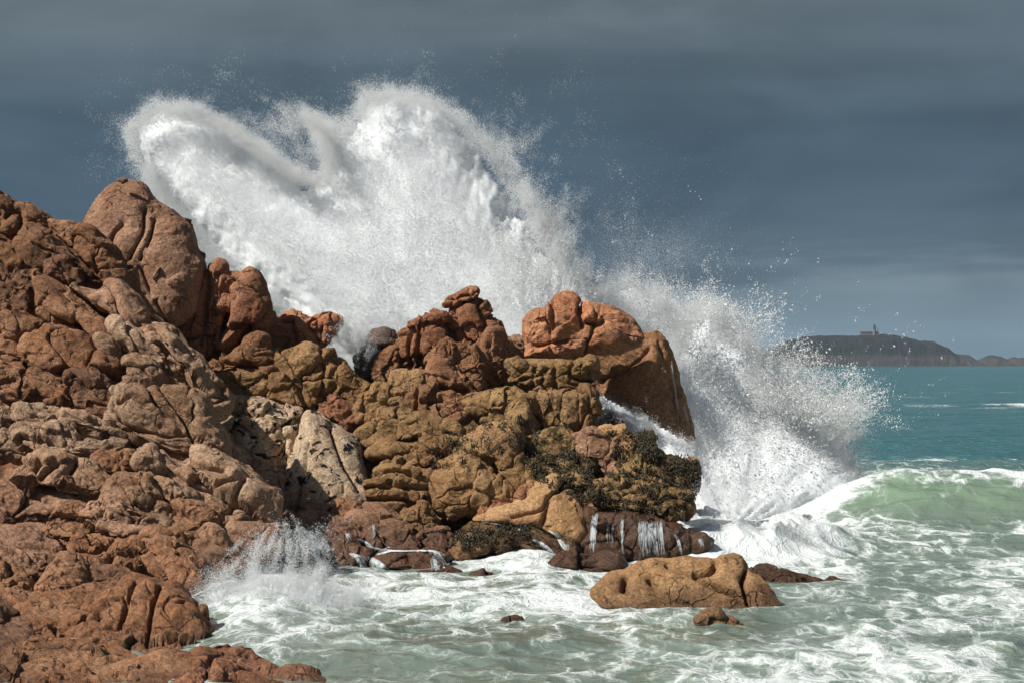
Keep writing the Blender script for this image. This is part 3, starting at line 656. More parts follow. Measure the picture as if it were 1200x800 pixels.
boulder('boulder', 'humped russet boulder at the bottom edge right of the black shaded boulder', 'brown',
        ZE('190,810 275,762 360,755 445,800 460,890 190,890'), lean=0.4, T=0.8, blocks=4, group=GS, cat='boulder', dd=-1.6, fine=0.75, groove=0.10, bulge=0.09)
boulder('boulder', 'low wrinkled boulder at the bottom edge nearest the cove', 'rust',
        ZF('128,820 150,738 200,690 260,692 330,650 425,633 475,665 560,680 625,712 650,752 720,755 810,795 850,880 120,890'), lean=0.6, T=0.8, blocks=6, group=GS, cat='boulder', dd=-0.6, cracks=[ZF('420,650 350,700 330,790'), ZF('645,755 520,760 420,790')], fine=0.75, groove=0.10, bulge=0.09)
boulder('boulder', 'small russet boulder at the bottom edge beside the low wrinkled boulder', 'brown',
        ZE('635,730 715,698 780,715 795,860 640,880'), lean=0.4, T=0.8, blocks=4, group=GS, cat='boulder', dd=-1.0, fine=0.75, groove=0.10, bulge=0.09)

# ------------------------------------------------------------------ running water on the rocks, weed
DG = bpy.context.evaluated_depsgraph_get(); DG.update()
from mathutils import Vector as V3


def land(px, py):
    """where the line of sight from the shore at (px, py) meets the rocks"""
    d = V3(((px - CX) / F, 1.0, -(py - HY) / F)).normalized()
    hit, p, n, *_ = SC.ray_cast(DG, V3((0, 0, H)), d)
    return (np.array(p), np.array(n)) if hit else (None, None)


def water_material(name, col, rough=0.5, trans=0.35):
    t = NT(name)
    p = t.n('ShaderNodeBsdfPrincipled'); p.inputs['Base Color'].default_value = (*col, 1); p.inputs['Roughness'].default_value = rough
    tr = t.n('ShaderNodeBsdfTranslucent'); tr.inputs[0].default_value = (*col, 1)
    m = t.n('ShaderNodeMixShader'); m.inputs[0].default_value = trans
    t.l(p.outputs[0], m.inputs[1]); t.l(tr.outputs[0], m.inputs[2]); t.l(m.outputs[0], t.out.inputs[0])
    return t.m


MW = water_material('white_water', (0.80, 0.85, 0.87))
_t = MW.node_tree; _mx = _t.nodes.new('ShaderNodeMixShader'); _tr = _t.nodes.new('ShaderNodeBsdfTransparent'); _o = next(n for n in _t.nodes if n.type == 'OUTPUT_MATERIAL')
_src = _o.inputs[0].links[0].from_socket; _mx.inputs[0].default_value = 0.3
_t.links.new(_src, _mx.inputs[1]); _t.links.new(_tr.outputs[0], _mx.inputs[2]); _t.links.new(_mx.outputs[0], _o.inputs[0])
MSPRAY = water_material('spray_droplets', (0.965, 0.98, 0.985), 0.8, 0.5)
MCORE = water_material('dense_white_water', (0.755, 0.785, 0.805), 0.9, 0.12)
_t = MCORE.node_tree; _g = _t.nodes.new('ShaderNodeNewGeometry'); _p = next(n for n in _t.nodes if n.type == 'BSDF_PRINCIPLED')
_n = _t.nodes.new('ShaderNodeTexNoise'); _n.inputs['Scale'].default_value = 5.0; _n.inputs['Detail'].default_value = 9; _n.inputs['Roughness'].default_value = 0.75
_b = _t.nodes.new('ShaderNodeBump'); _b.inputs['Distance'].default_value = 0.10; _b.inputs['Strength'].default_value = 0.35
_t.links.new(_g.outputs['Position'], _n.inputs['Vector']); _t.links.new(_n.outputs['Fac'], _b.inputs['Height']); _t.links.new(_b.outputs['Normal'], _p.inputs['Normal'])
MWEED = water_material('seaweed_fronds', (0.040, 0.030, 0.012), 0.4, 0.05)


def tubes(name, lines, mat, sides=4):
    """lines: list of (points Nx3, radii N) -> one mesh"""
    co, fc, base = [], [], 0
    for P, R in lines:
        n = len(P)
        T = np.gradient(P, axis=0); T /= np.linalg.norm(T, axis=1, keepdims=True) + 1e-9
        A = np.cross(T, np.array([0.3, 1, 0.1])); A /= np.linalg.norm(A, axis=1, keepdims=True) + 1e-9
        Bn = np.cross(T, A)
        th = np.linspace(0, 2 * np.pi, sides, endpoint=False)
        ring = P[:, None] + R[:, None, None] * (np.cos(th)[None, :, None] * A[:, None] + np.sin(th)[None, :, None] * Bn[:, None])
        co.append(ring.reshape(-1, 3))
        i, j = np.meshgrid(np.arange(n - 1), np.arange(sides), indexing='ij')
        a = base + i * sides + j; b = base + i * sides + (j + 1) % sides
        fc.append(np.stack([a, b, b + sides, a + sides], -1).reshape(-1, 4)); base += n * sides
    co = np.concatenate(co)
    return mesh_obj(name, co, np.concatenate(fc), mat, loc=tuple(co[co[:, 2].argmin()].tolist()))


def waterfall(label, paths, strands, width, rad=0.016, fall=True):
    lines = []
    for path in paths:
        P = catmull_open(path, 8)
        for s_ in range(int(strands * 2.2)):
            off = RNG.normal(0, width / 2.2); a = RNG.uniform(0, 0.25); b = RNG.uniform(0.55, 1.0)
            if b - a < 0.3: continue
            i0, i1 = int(a * len(P)), max(int(b * len(P)), int(a * len(P)) + 4)
            pts, last = [], None
            wob = np.cumsum(RNG.normal(0, 0.25, len(P)))
            for k in range(i0, min(i1, len(P))):
                p, n = land(P[k, 0] + off + wob[k], P[k, 1] + RNG.normal(0, 0.3))
                if p is None: break
                if last is not None and abs(p[1] - last[1]) > 0.9: p = np.array([p[0], last[1] * 0.8 + p[1] * 0.2, p[2]])
                q = p + n * 0.02 + np.array([0, -0.03, 0.0]); pts.append(q); last = p
            if len(pts) < 4: continue
            pts = np.array(pts)
            r = 0.27 * rad * RNG.uniform(0.4, 1.5) * (0.5 + 0.8 * np.abs(np.sin(np.linspace(0.2, 2.9, len(pts)) + RNG.uniform(-.3, .3)))) * RNG.uniform(0.6, 1.3, len(pts))
            lines.append((pts, r))
    o = tubes('waterfall', lines, MW)
    return tag(o, label, 'waterfall', 'water running off the rocks', 'thing')


waterfall('white cascade arching over the right of the wet boulder in the left of the cove', [Z6('140,186 180,184 225,190 265,222 298,270 318,335 330,380')], 26, 5, 0.02)
waterfall('thin cascade dropping from the left edge of the wet boulder', [Z6('165,195 185,215 195,255 205,300 190,345'), Z6('195,255 215,290 210,350')], 9, 3, 0.018)
waterfall('runnels streaming down the sloping pink slab', [Z6('462,236 485,245 512,262 535,292'), Z6('420,212 430,230 440,245'), Z6('525,180 528,215 515,240')], 8, 2, 0.014)
waterfall('sheet of water spilling along the lip of the flat wet ledge', [Z6('500,262 560,278 640,286 720,283 770,290 800,325 818,362'), Z6('540,300 600,285 680,284'), Z6('760,300 770,340 775,365')], 16, 4, 0.018)
waterfall('white water pouring between the spray soaked ledge and the flat wet ledge', [Z6('440,292 465,310 482,340 490,378'), Z6('505,305 545,330 570,350 590,372'), Z6('520,315 530,345 540,375')], 14, 6, 0.02)
waterfall('trickle crossing the low weedy shelf from the left', [Z7('15,224 60,230 100,238 150,252 185,272')], 7, 1.5, 0.013)
waterfall('forked stream down the right end of the low weedy shelf', [Z7('255,252 285,268 305,295 325,322 350,346'), Z7('195,285 230,300 260,325 285,345')], 10, 2.5, 0.015)
waterfall('single strong white fall at the left end of the dark wet ledge', [Z7('436,192 430,220 426,260 424,300 426,342')], 22, 3.6, 0.017)
waterfall('thin straight fall in the middle of the dark wet ledge', [Z7('536,205 534,240 533,290 535,350')], 7, 1.6, 0.014)
waterfall('wide veil of falling threads on the dark wet ledge', [Z7('%d,222 %d,250 %d,300 %d,356' % (x, x + 2, x + 6, x + 12)) for x in range(598, 682, 9)], 6, 2.6, 0.011)
waterfall('slanting fall right of the wide veil on the dark wet ledge', [Z7('728,268 742,290 750,320 756,350')], 8, 2.0, 0.012)
waterfall('short fall at the far right tip of the dark wet ledge', [Z7('818,284 826,300 830,325')], 7, 2.0, 0.012)
waterfall('faint drips left of the thin straight fall', [Z7('478,215 480,260 478,320'), Z7('500,225 498,270 502,330')], 4, 1.5, 0.009)
waterfall('water streaming down the seaward edge of the tall brown stack', [Z5('498,215 508,290 518,360 522,430'), Z5('535,345 545,390 550,435')], 6, 1.6, 0.006)

# weed: short dark fronds and mussels in ragged clumps
def tetras(name, P, R, mat, smoothed=True, seed=3, squash=None, solids=()):
    """one mesh of small four-sided grains at P with radii R"""
    rg = np.random.default_rng(seed)
    base = np.array([[1, 1, 1], [1, -1, -1], [-1, 1, -1], [-1, -1, 1]], np.float32) / math.sqrt(3)
    q = rg.normal(size=(256, 4)); q /= np.linalg.norm(q, axis=1, keepdims=True)
    w, x, y, z = q.T
    M = np.stack([np.stack([1 - 2 * (y * y + z * z), 2 * (x * y - z * w), 2 * (x * z + y * w)], -1),
                  np.stack([2 * (x * y + z * w), 1 - 2 * (x * x + z * z), 2 * (y * z - x * w)], -1),
                  np.stack([2 * (x * z - y * w), 2 * (y * z + x * w), 1 - 2 * (x * x + y * y)], -1)], 1).astype(np.float32)
    tb = np.einsum('nij,kj->nki', M, base)
    if squash is not None: tb = tb * np.asarray(squash, np.float32)
    idx = rg.integers(0, 256, len(P))
    co = (P[:, None, :].astype(np.float32) + tb[idx] * R[:, None, None].astype(np.float32)).reshape(-1, 3)
    f = np.array([[0, 1, 2], [0, 3, 1], [0, 2, 3], [1, 3, 2]], np.int32)
    faces = (np.arange(len(P), dtype=np.int32)[:, None, None] * 4 + f[None]).reshape(-1, 3)
    mats, mi = [mat], [np.zeros(len(faces), np.int32)]
    for c_, f_, m_ in solids:
        faces = np.concatenate([faces, f_.astype(np.int32) + len(co)]); co = np.concatenate([co, c_.astype(np.float32)])
        if m_ not in mats: mats.append(m_)
        mi.append(np.full(len(f_), mats.index(m_), np.int32))
    o = mesh_obj(name, co, faces, mat, smoothed=smoothed)
    for m_ in mats[1:]: o.data.materials.append(m_)
    o.data.polygons.foreach_set('material_index', np.concatenate(mi))
    return o


def inside(P, poly):
    poly = np.asarray(poly, float); r = np.zeros(len(P), bool)
    for (x1, y1), (x2, y2) in zip(poly, np.roll(poly, -1, 0)):
        c = ((y1 > P[:, 1]) != (y2 > P[:, 1]))
        r ^= c & (P[:, 0] < (x2 - x1) * (P[:, 1] - y1) / (y2 - y1 + 1e-12) + x1)
    return r


wp, wr = [], []
for reg, n, th in ((Z5('300,425 430,425 460,490 560,500 580,545 555,640 450,680 330,650 250,600 300,560 350,520'), 950, 0.2),
                   (Z5('80,470 240,470 300,560 280,640 200,600 90,550'), 700, 0.12),
                   (Z4('400,610 640,560 760,650 600,700 480,740 300,780 250,700'), 380, 0.22),
                   (ZH('600,600 1000,570 1010,640 700,700 560,740 540,610'), 420, 0.1),
                   (Z5('395,425 450,435 460,500 430,500'), 260, -0.3), (Z5('500,495 572,525 575,570 520,540'), 420, -0.3)):
    lo, hi = np.min(reg, 0), np.max(reg, 0)
    Q = lo + (hi - lo) * RNG.random((n * 3, 2)); Q = Q[inside(Q, reg)]
    Q = Q[fbm(np.c_[Q / 9.0, 0 * Q[:, 0]], 3, 77) > th]
    for a, b in Q[:n]:
        p, n_ = land(a, b)
        if p is None or p[1] > 76: continue
        k = 9
        wp.append(p + n_ * 0.03 + RNG.normal(0, 0.07, (k, 3)) - np.array([0, 0, 0.02])); wr.append(RNG.uniform(0.018, 0.055, k))
tag(tetras('seaweed', np.concatenate(wp), np.concatenate(wr), MWEED, squash=(0.7, 0.7, 1.5)), 'dark seaweed and mussels clinging to the wave washed ledges', 'seaweed', None, 'stuff')

# ------------------------------------------------------------------ sea
rows = np.concatenate([np.linspace(423.2, 440, 50), np.arange(440.5, 520, 0.7), np.arange(520, 560, 0.6), np.arange(560, 660, 0.35), np.arange(660, 872, 0.6)])
cols = np.arange(-140, 1345, 1.45)
PX, PY = np.meshgrid(cols, rows)
YW = H * F / (PY - HY); XW = (PX - CX) / F * YW
px, py, x, y = PX.ravel(), PY.ravel(), XW.ravel(), YW.ravel()
q = np.stack([x, y, 0 * x], -1)
fade = smooth(260, 110, y)
fine = smooth(110, 60, y)
ch1 = fbm(q / np.array([5.5, 6.5, 1]), 3, 400, 0.5, ridged=True)
ch2 = fbm(q / np.array([1.9, 2.6, 1]) + 0.5 * ch1[:, None], 2, 410, 0.55, ridged=True)
z = 0.20 * fade * ch1 + 0.10 * fade * ch2 * (0.3 + 0.7 * fine) + 0.03 * smooth(64, 48, y) * noise3(q / np.array([0.45, 0.6, 1]), 421)
z += 0.16 * smooth(90, 140, y) * smooth(700, 300, y) * fbm(q / np.array([14, 7, 1]), 3, 433, 0.5, ridged=True)
z += 0.30 * smooth(100, 300, y) * smooth(1500, 400, y) * fbm(q / np.array([60, 22, 1]), 3, 430)
# the breaking wave off the right hand ledges, and the ones lined up behind it
wv = noise3(np.stack([x / 9.0, 0 * x, 0 * x + 3], -1), 440); wv2 = noise3(np.stack([x / 3.2, 0 * x, 0 * x + 5], -1), 441)
yc = 82 + 2.0 * wv + 0.5 * wv2 + 0.10 * (x - 18)
amp = 2.1 * smooth(10.0, 16.5, x) * (1 + 0.30 * wv + 0.12 * wv2)
dy = y - yc
prof = np.where(dy < 0, np.exp(-(dy / 5.2) ** 2), np.exp(-(dy / 3.0) ** 2))
z += amp * prof
yc2 = 70 + 2.5 * noise3(np.stack([x / 8.0, 0 * x, 0 * x + 8], -1), 450) - 0.05 * (x - 18)
z += 0.42 * smooth(7.5, 13, x) * np.exp(-((y - yc2) / 2.4) ** 2) * (1 + 0.4 * wv2)
yc3 = 112 + 4 * wv
z += 0.9 * smooth(10, 20, x) * np.exp(-((y - yc3) / 5.0) ** 2)
# swash heaped against the cove rocks
z += 0.35 * np.exp(-(((px - 610) / 70) ** 2 + ((py - 660) / 16) ** 2)) + 0.5 * np.exp(-(((px - 300) / 60) ** 2 + ((py - 700) / 40) ** 2))
gm = lambda a, b, sx, sy: np.exp(-(((px - a) / sx) ** 2 + ((py - b) / sy) ** 2))
boil = 0.95 * gm(872, 646, 62, 9) + 0.5 * gm(938, 640, 48, 8) + 0.5 * gm(822, 650, 24, 7)
z += boil * (0.60 + 0.70 * ch1 + 0.42 * ch2)
z -= 0.10

G = lambda a, b, sx, sy: np.exp(-(((px - a) / sx) ** 2 + ((py - b) / sy) ** 2))
large = fbm(q / np.array([7.0, 12.0, 1]), 4, 460)
foam = 0.19 + 0.42 * large + 0.16 * (ch1 - 0.2) + 0.10 * ch2
foam *= smooth(100, 78, y)
cove = smooth(830, 700, px) * smooth(770, 690, py)
foam += 0.20 * cove * smooth(640, 680, py) + 0.22 * G(300, 710, 75, 45) + 0.22 * G(420, 675, 110, 26) + 0.30 * G(600, 658, 75, 14) + 0.25 * G(740, 668, 60, 8) + 0.15 * G(740, 712, 160, 14)
foam += 0.42 * G(880, 605, 100, 40) + 0.28 * G(950, 650, 80, 34) + 0.25 * G(1010, 580, 60, 30) + 0.30 * G(840, 645, 40, 30) + 0.35 * G(1190, 662, 45, 12) + 0.2 * G(1000, 790, 220, 14) + 0.2 * G(640, 790, 90, 10)
foam += 0.75 * smooth(9, 13, x) * np.exp(-((dy - 1.4) / 2.0) ** 2) * (0.75 + 0.5 * wv2) + 0.28 * smooth(9, 14, x) * np.exp(-((dy + 1.2) / 2.0) ** 2)
foam -= 0.34 * smooth(10, 16, x) * np.exp(-((dy + 5.0) / 3.2) ** 2)
foam += 0.80 * smooth(5, 11, x) * smooth(83, 88, y) * smooth(116, 98, y) * (0.6 + 0.6 * large)
foam += smooth(7, 13, x) * 0.30 * np.exp(-((y - yc2 - 1.0) / 1.3) ** 2)
lace = np.abs(fbm(np.stack([x / 4.5 + 0.6 * wv, y / 9.0, 0 * x], -1), 4, 480, 0.6)) 
foam += 0.34 * smooth(0.16, 0.0, lace) * smooth(6, 12, x) * smooth(98, 88, y) * smooth(58, 68, y)
foam += 0.62 * smooth(12, 20, x) * np.exp(-((y - 128 - 3 * wv) / 4.0) ** 2) * (0.55 + 1.2 * large) + 0.55 * smooth(52, 68, x) * np.exp(-((y - 292 - 10 * noise3(q / np.array([25., 9e9, 1]), 472)) / 14.0) ** 2) * (0.55 + 1.6 * fbm(q / np.array([9., 9., 1]), 3, 470))
foam += 0.30 * smooth(130, 400, y) * smooth(0.33, 0.5, noise3(q / np.array([16., 12., 1]), 471)) * smooth(900, 500, y)
foam += 0.55 * np.clip(boil, 0, 1)
murk = smooth(125, 88, y)
lift = smooth(0.35, 1.5, z) * smooth(5, 11, x) * smooth(100, 86, y) + 0.35 * smooth(0.1, 0.5, z) * murk
n_r, n_c = PX.shape
i, j = np.meshgrid(np.arange(n_r - 1), np.arange(n_c - 1), indexing='ij')
a = i * n_c + j
t = NT('sea_water')
att = t.n('ShaderNodeAttribute', attribute_name='foam').outputs['Fac']
mk = t.n('ShaderNodeAttribute', attribute_name='murk').outputs['Fac']
pos = t.n('ShaderNodeNewGeometry').outputs['Position']
flat = t.scalevec(pos, (1.0, 0.55, 0.3))
warpn = t.n('ShaderNodeTexNoise'); t.l(flat, warpn.inputs['Vector']); warpn.inputs['Scale'].default_value = 0.8; warpn.inputs['Detail'].default_value = 4
va = t.n('ShaderNodeVectorMath', operation='MULTIPLY_ADD'); t.l(warpn.outputs['Color'], va.inputs[0]); va.inputs[1].default_value = (1.7, 1.7, 0); t.l(flat, va.inputs[2])
vo = t.n('ShaderNodeTexVoronoi', feature='DISTANCE_TO_EDGE'); t.l(va.outputs[0], vo.inputs['Vector']); vo.inputs['Scale'].default_value = 0.85
vo2 = t.n('ShaderNodeTexVoronoi', feature='DISTANCE_TO_EDGE'); t.l(va.outputs[0], vo2.inputs['Vector']); vo2.inputs['Scale'].default_value = 2.7
web = t.math('ADD', t.step(vo.outputs[0], 0.0, 0.22, 0.62, 0.0), t.step(vo2.outputs[0], 0.0, 0.2, 0.38, 0.0))
vo3 = t.n('ShaderNodeTexVoronoi', feature='DISTANCE_TO_EDGE'); t.l(va.outputs[0], vo3.inputs['Vector']); vo3.inputs['Scale'].default_value = 7.5
web = t.math('ADD', web, t.step(vo3.outputs[0], 0.0, 0.2, 0.22, -0.06))
ns = t.noise(va.outputs[0], 1.3, 10, 0.72, 0.6)
pat = t.math('ADD', t.math('MULTIPLY', web, 0.42), t.math('MULTIPLY', ns, 0.85))
lo_ = t.math('SUBTRACT', 1.03, t.math('MULTIPLY', att, 0.92))
fm = t.step(pat, t.math('SUBTRACT', lo_, 0.08), t.math('ADD', lo_, 0.30))
thin = t.step(pat, t.math('SUBTRACT', lo_, 0.30), t.math('ADD', lo_, 0.1))
deep = t.mix(t.noise(t.scalevec(pos, (0.02, 0.05, 0)), 1.0, 3), (0.014, 0.085, 0.098), (0.022, 0.125, 0.128))
shal = t.mix(t.noise(flat, 0.22, 4), (0.095, 0.130, 0.110), (0.150, 0.190, 0.150))
colw = t.mix(mk, deep, shal)
colw = t.mix(t.math('MULTIPLY', t.n('ShaderNodeAttribute', attribute_name='lift').outputs['Fac'], t.step(t.noise(flat, 0.5, 4), 0.25, 0.7, 0.3, 0.85)), colw, (0.150, 0.222, 0.150))
colw = t.mix(t.math('MULTIPLY', thin, 0.42), colw, (0.42, 0.50, 0.45))
b1 = t.bump(t.noise(t.scalevec(pos, (1, 0.8, 0.2)), 1.6, 5, 0.6), 0.10, 0.8)
b1 = t.bump(t.noise(t.scalevec(pos, (0.35, 0.5, 0)), 0.5, 5, 0.6), 0.5, 0.5, b1)
b1 = t.bump(t.noise(t.scalevec(pos, (0.03, 0.085, 0)), 1.0, 5, 0.62), 3.0, 0.55, b1)
pw = t.n('ShaderNodeBsdfPrincipled'); t.l(colw, pw.inputs['Base Color']); pw.inputs['Roughness'].default_value = 0.16; pw.inputs['IOR'].default_value = 1.33
pw.inputs['Specular IOR Level'].default_value = 0.4
t.l(b1, pw.inputs['Normal'])
fcol = t.mix(t.noise(flat, 2.0, 5), (0.50, 0.55, 0.545), (0.70, 0.725, 0.725))
pf = t.n('ShaderNodeBsdfPrincipled'); t.l(fcol, pf.inputs['Base Color']); pf.inputs['Roughness'].default_value = 0.85
t.l(t.bump(t.math('ADD', pat, t.math('MULTIPLY', t.noise(flat, 7, 5, 0.7), 0.3)), 0.12, 0.8), pf.inputs['Normal'])
mx = t.n('ShaderNodeMixShader'); t.l(fm, mx.inputs[0]); t.l(pw.outputs[0], mx.inputs[1]); t.l(pf.outputs[0], mx.inputs[2]); t.l(mx.outputs[0], t.out.inputs[0])
sea = mesh_obj('sea', np.stack([x, y, z], -1), np.stack([a, a + n_c, a + n_c + 1, a + 1], -1).reshape(-1, 4), t.m)
for nm, arr in (('foam', foam), ('murk', murk), ('lift', lift)):
    at = sea.data.attributes.new(nm, 'FLOAT', 'POINT'); at.data.foreach_set('value', arr.astype(np.float32))
tag(sea, None, None, None, 'structure')

# ------------------------------------------------------------------ spray thrown up by the breaking swell
class Field:
    """signed distance (photo pixels at the plume's own distance) to an outline, sampled from a grid"""
    def __init__(s, poly, margin=90, step=2.0):
        s.poly = catmull(poly, 6); s.lo = s.poly.min(0) - margin; s.hi = s.poly.max(0) + margin; s.st = step
        gx, gy = np.arange(s.lo[0], s.hi[0] + step, step), np.arange(s.lo[1], s.hi[1] + step, step)
        X, Y = np.meshgrid(gx, gy); P = np.c_[X.ravel(), Y.ravel()]
        d = seg_dist(P, np.vstack([s.poly, s.poly[:1]]))
        s.g = np.where(inside(P, s.poly), d, -d).reshape(X.shape).astype(np.float32)

    def __call__(s, P):
        u = (P - s.lo) / s.st; i = np.clip(u.astype(int), 0, np.array(s.g.shape[::-1]) - 2); f = u - i
        g = s.g; x0, y0 = i[:, 0], i[:, 1]
        return ((g[y0, x0] * (1 - f[:, 0]) + g[y0, x0 + 1] * f[:, 0]) * (1 - f[:, 1])
                + (g[y0 + 1, x0] * (1 - f[:, 0]) + g[y0 + 1, x0 + 1] * f[:, 0]) * f[:, 1])


def plume(poly, n, D, thick, soft, origin, size, soft_out=8.0, clump=1.0, seed=0, streak=1.0, yfall=None, floor=0.0, sizevar=0.35, inner=0.0, shell=1.0, lean=0.0, strand=None, avoid=None):
    """n droplets filling a cloud of real depth; torn into streaks running away from where the wave struck"""
    fld = Field(poly, margin=soft_out * 5 + 10); out, rad = [], []; got = 0; rg = np.random.default_rng(seed); tries = 0
    while got < n and tries < 60:
        tries += 1
        P = fld.lo + (fld.hi - fld.lo) * rg.random((400000, 2))
        s_ = fld(P)
        sf = soft(P) if callable(soft) else soft
        so_ = soft_out(P) if callable(soft_out) else soft_out
        base = np.where(s_ > 0, 0.25 + 0.75 * (1 - np.exp(-s_ / sf)), 0.25 * np.exp(s_ / so_))
        keep = rg.random(len(P)) < base * 1.02
        P, s_, base = P[keep], s_[keep], base[keep]
        dz = rg.normal(0, 1, len(P)) * thick * (0.45 + 0.55 * np.clip(s_ / 60, 0, 1))
        dx, dy_ = P[:, 0] - origin[0], P[:, 1] - origin[1]
        r = np.hypot(dx, dy_) + 1; th = np.arctan2(dy_, dx)
        qq = np.stack([th * 9.0, r / 45.0 * streak, dz * 0.5], -1)
        nzv = fbm(qq, 4, seed + 5, 0.6) + 0.5 * fbm(np.c_[P / 16.0, dz], 3, seed + 9, 0.6)
        thr = np.clip(1.15 - base * 1.9, -0.9, 0.75) * clump
        kp = rg.random(len(P)) < np.maximum(smooth(thr - 0.28, thr + 0.22, nzv), floor)
        if yfall is not None: kp &= rg.random(len(P)) < yfall(P)
        if avoid is not None: kp &= rg.random(len(P)) > 0.93 * smooth(8, 34, avoid(P))
        kp &= rg.random(len(P)) > inner * smooth(25, 75, s_ / shell)
        P, dz, s_ = P[kp], dz[kp], s_[kp]
        if strand:                                             # droplets strung out along the way they were flung
            m_, L_ = strand; m0 = len(P)
            u_ = np.repeat(rg.random(m0)[:, None] ** 0.5, m_, 1) * rg.random((m0, m_))
            dirx, diry = P[:, 0] - origin[0], P[:, 1] - origin[1]
            rr_ = np.hypot(dirx, diry) + 1; aa = np.arctan2(diry, dirx) + rg.normal(0, 0.22, m0)
            ln_ = L_ * np.exp(rg.normal(0, 0.4, m0))
            jit = 0.5 + 2.2 * u_
            gx_ = P[:, :1] + (np.cos(aa) * ln_)[:, None] * u_ + rg.normal(0, 1, (m0, m_)) * jit
            gy_ = P[:, 1:] + (np.sin(aa) * ln_)[:, None] * u_ + rg.normal(0, 1, (m0, m_)) * jit + 0.012 * ln_[:, None] * ln_[:, None] * u_ ** 2
            dz = (dz[:, None] + rg.normal(0, 0.05, (m0, m_))).ravel(); P = np.c_[gx_.ravel(), gy_.ravel()]
            s_ = np.repeat(np.minimum(s_, 12), m_) * (1 - 0.6 * u_.ravel())
        out.append(world(P[:, 0], P[:, 1], D + lean * (500.0 - P[:, 1]) / F * D) + np.c_[0 * dz, dz, 0 * dz])
        rad.append(size * np.exp(rg.normal(0, sizevar, len(P))) * (0.75 + 0.9 * np.clip(s_ / 70, 0, 1)))
        got += len(P)
    P = np.concatenate(out)[:n]; R = np.concatenate(rad)[:n]
    k = P[:, 2] > -0.1
    return P[k], R[k]


def core(poly, D, inset, thick, seed, mat, relief=0.35, origin=(620, 520), step=2.5, lean=0.0, ramp=45.0, rag=0.55):
    """the misty heart of a plume: a closed lumpy body of fine droplets in the air, thinning to nothing at its rim"""
    fld = Field(poly, margin=12); lo, hi = fld.lo, fld.hi
    gx, gy = np.arange(lo[0], hi[0], step), np.arange(lo[1], hi[1], step)
    X, Y = np.meshgrid(gx, gy); P = np.c_[X.ravel(), Y.ravel()]
    dx, dy_ = P[:, 0] - origin[0], P[:, 1] - origin[1]
    r = np.hypot(dx, dy_) + 1; th = np.arctan2(dy_, dx)
    st_ = fbm(np.stack([th * 9.0, r / 60.0, 0 * r], -1), 4, seed, 0.6)
    l1 = fbm(np.c_[P / 55.0, 0 * r], 4, seed + 3, 0.5)
    ins = inset(P) if callable(inset) else inset
    s_ = fld(P) - ins * (1 + rag * st_ + 0.5 * l1)
    t_ = thick * (1 - np.exp(-np.maximum(s_, 0) / ramp))
    rel = relief * np.clip(s_ / 30, 0, 1) * (l1 + 0.5 * st_)
    n_ = X.shape[1]; N_ = len(P)
    base = world(P[:, 0], P[:, 1], D + lean * (500.0 - P[:, 1]) / F * D)
    front, back = base.copy(), base.copy()
    front[:, 1] -= t_ + rel; back[:, 1] += t_ + 0.02
    i, j = np.meshgrid(np.arange(X.shape[0] - 1), np.arange(n_ - 1), indexing='ij'); a = (i * n_ + j).ravel()
    ok = (np.minimum.reduce([s_[a], s_[a + 1], s_[a + n_], s_[a + n_ + 1]]) > 0); a = a[ok]
    fr = np.concatenate([np.stack([a, a + n_, a + n_ + 1], -1), np.stack([a, a + n_ + 1, a + 1], -1)])
    f = np.concatenate([fr[:, ::-1], fr + N_])
    co = np.concatenate([front, back]); u, inv = np.unique(f, return_inverse=True)
    return co[u], inv.reshape(-1, 3), mat


SP = []
main = Z0('142,150 165,126 192,112 232,120 265,130 300,152 345,182 372,196 352,140 366,128 402,140 416,110 440,101 478,100 520,112 562,142 600,188 636,240 660,285 690,320 730,345 760,400 800,430 760,480 690,500 560,470 430,450 380,430 340,390 250,320 190,255 150,195')
softm = lambda P: 16 + 60 * smooth(500, 640, P[:, 0]) * smooth(380, 200, P[:, 1])
LN = 0.45
SP.append(plume(main, 300000, 82.6, 2.0, softm, (620, 520), 0.0125, 8, seed=21, clump=0.9, inner=1.0, shell=0.40, lean=LN))
SP.append(plume(main, 330000, 81.6, 1.4, lambda P: 30 + 60 * smooth(480, 640, P[:, 0]), (620, 520), 0.0100, 14, seed=22, clump=1.0, inner=1.0, shell=0.42, lean=LN))
SP.append(plume(main, 260000, 82.0, 1.4, 30, (620, 520), 0.0095, 10, seed=27, clump=1.1, inner=1.0, shell=0.36, lean=LN, strand=(26, 34)))
SP.append(plume(main, 320000, 81.2, 0.35, 14, (620, 520), 0.0068, 10, seed=28, clump=0.5, lean=LN, sizevar=0.25))
SP.append(plume(Z0('285,135 330,122 366,132 380,170 376,205 345,196 315,172'), 16000, 82.0, 0.8, 40, (620, 520), 0.0095, 14, seed=29, clump=0.6, lean=LN))
SP.append(plume(Z0('278,95 302,98 330,108 372,128 366,150 330,146 300,128 286,112'), 14000, 82.0, 0.6, 30, (620, 420), 0.0095, 8, seed=23, clump=1.0, lean=LN, strand=(12, 22)))
SP.append(plume(Z0('590,150 650,220 700,300 740,330 720,350 650,330 590,240'), 90000, 81.0, 2.0, 60, (600, 560), 0.0105, 26, seed=24, clump=0.7, lean=LN))
SP.append(plume(Z0('560,250 640,250 700,310 730,350 690,390 600,380 550,320'), 24000, 80.0, 1.5, 60, (640, 520), 0.015, 22, seed=26, clump=1.5, sizevar=0.5, lean=LN, strand=(10, 12)))
SP.append(plume(Z0('700,270 760,262 815,275 830,320 780,335 720,330'), 26000, 88.0, 2.5, 60, (760, 480), 0.0065, 30, seed=25, clump=0.2, floor=0.3))
N_MAIN = len(SP)
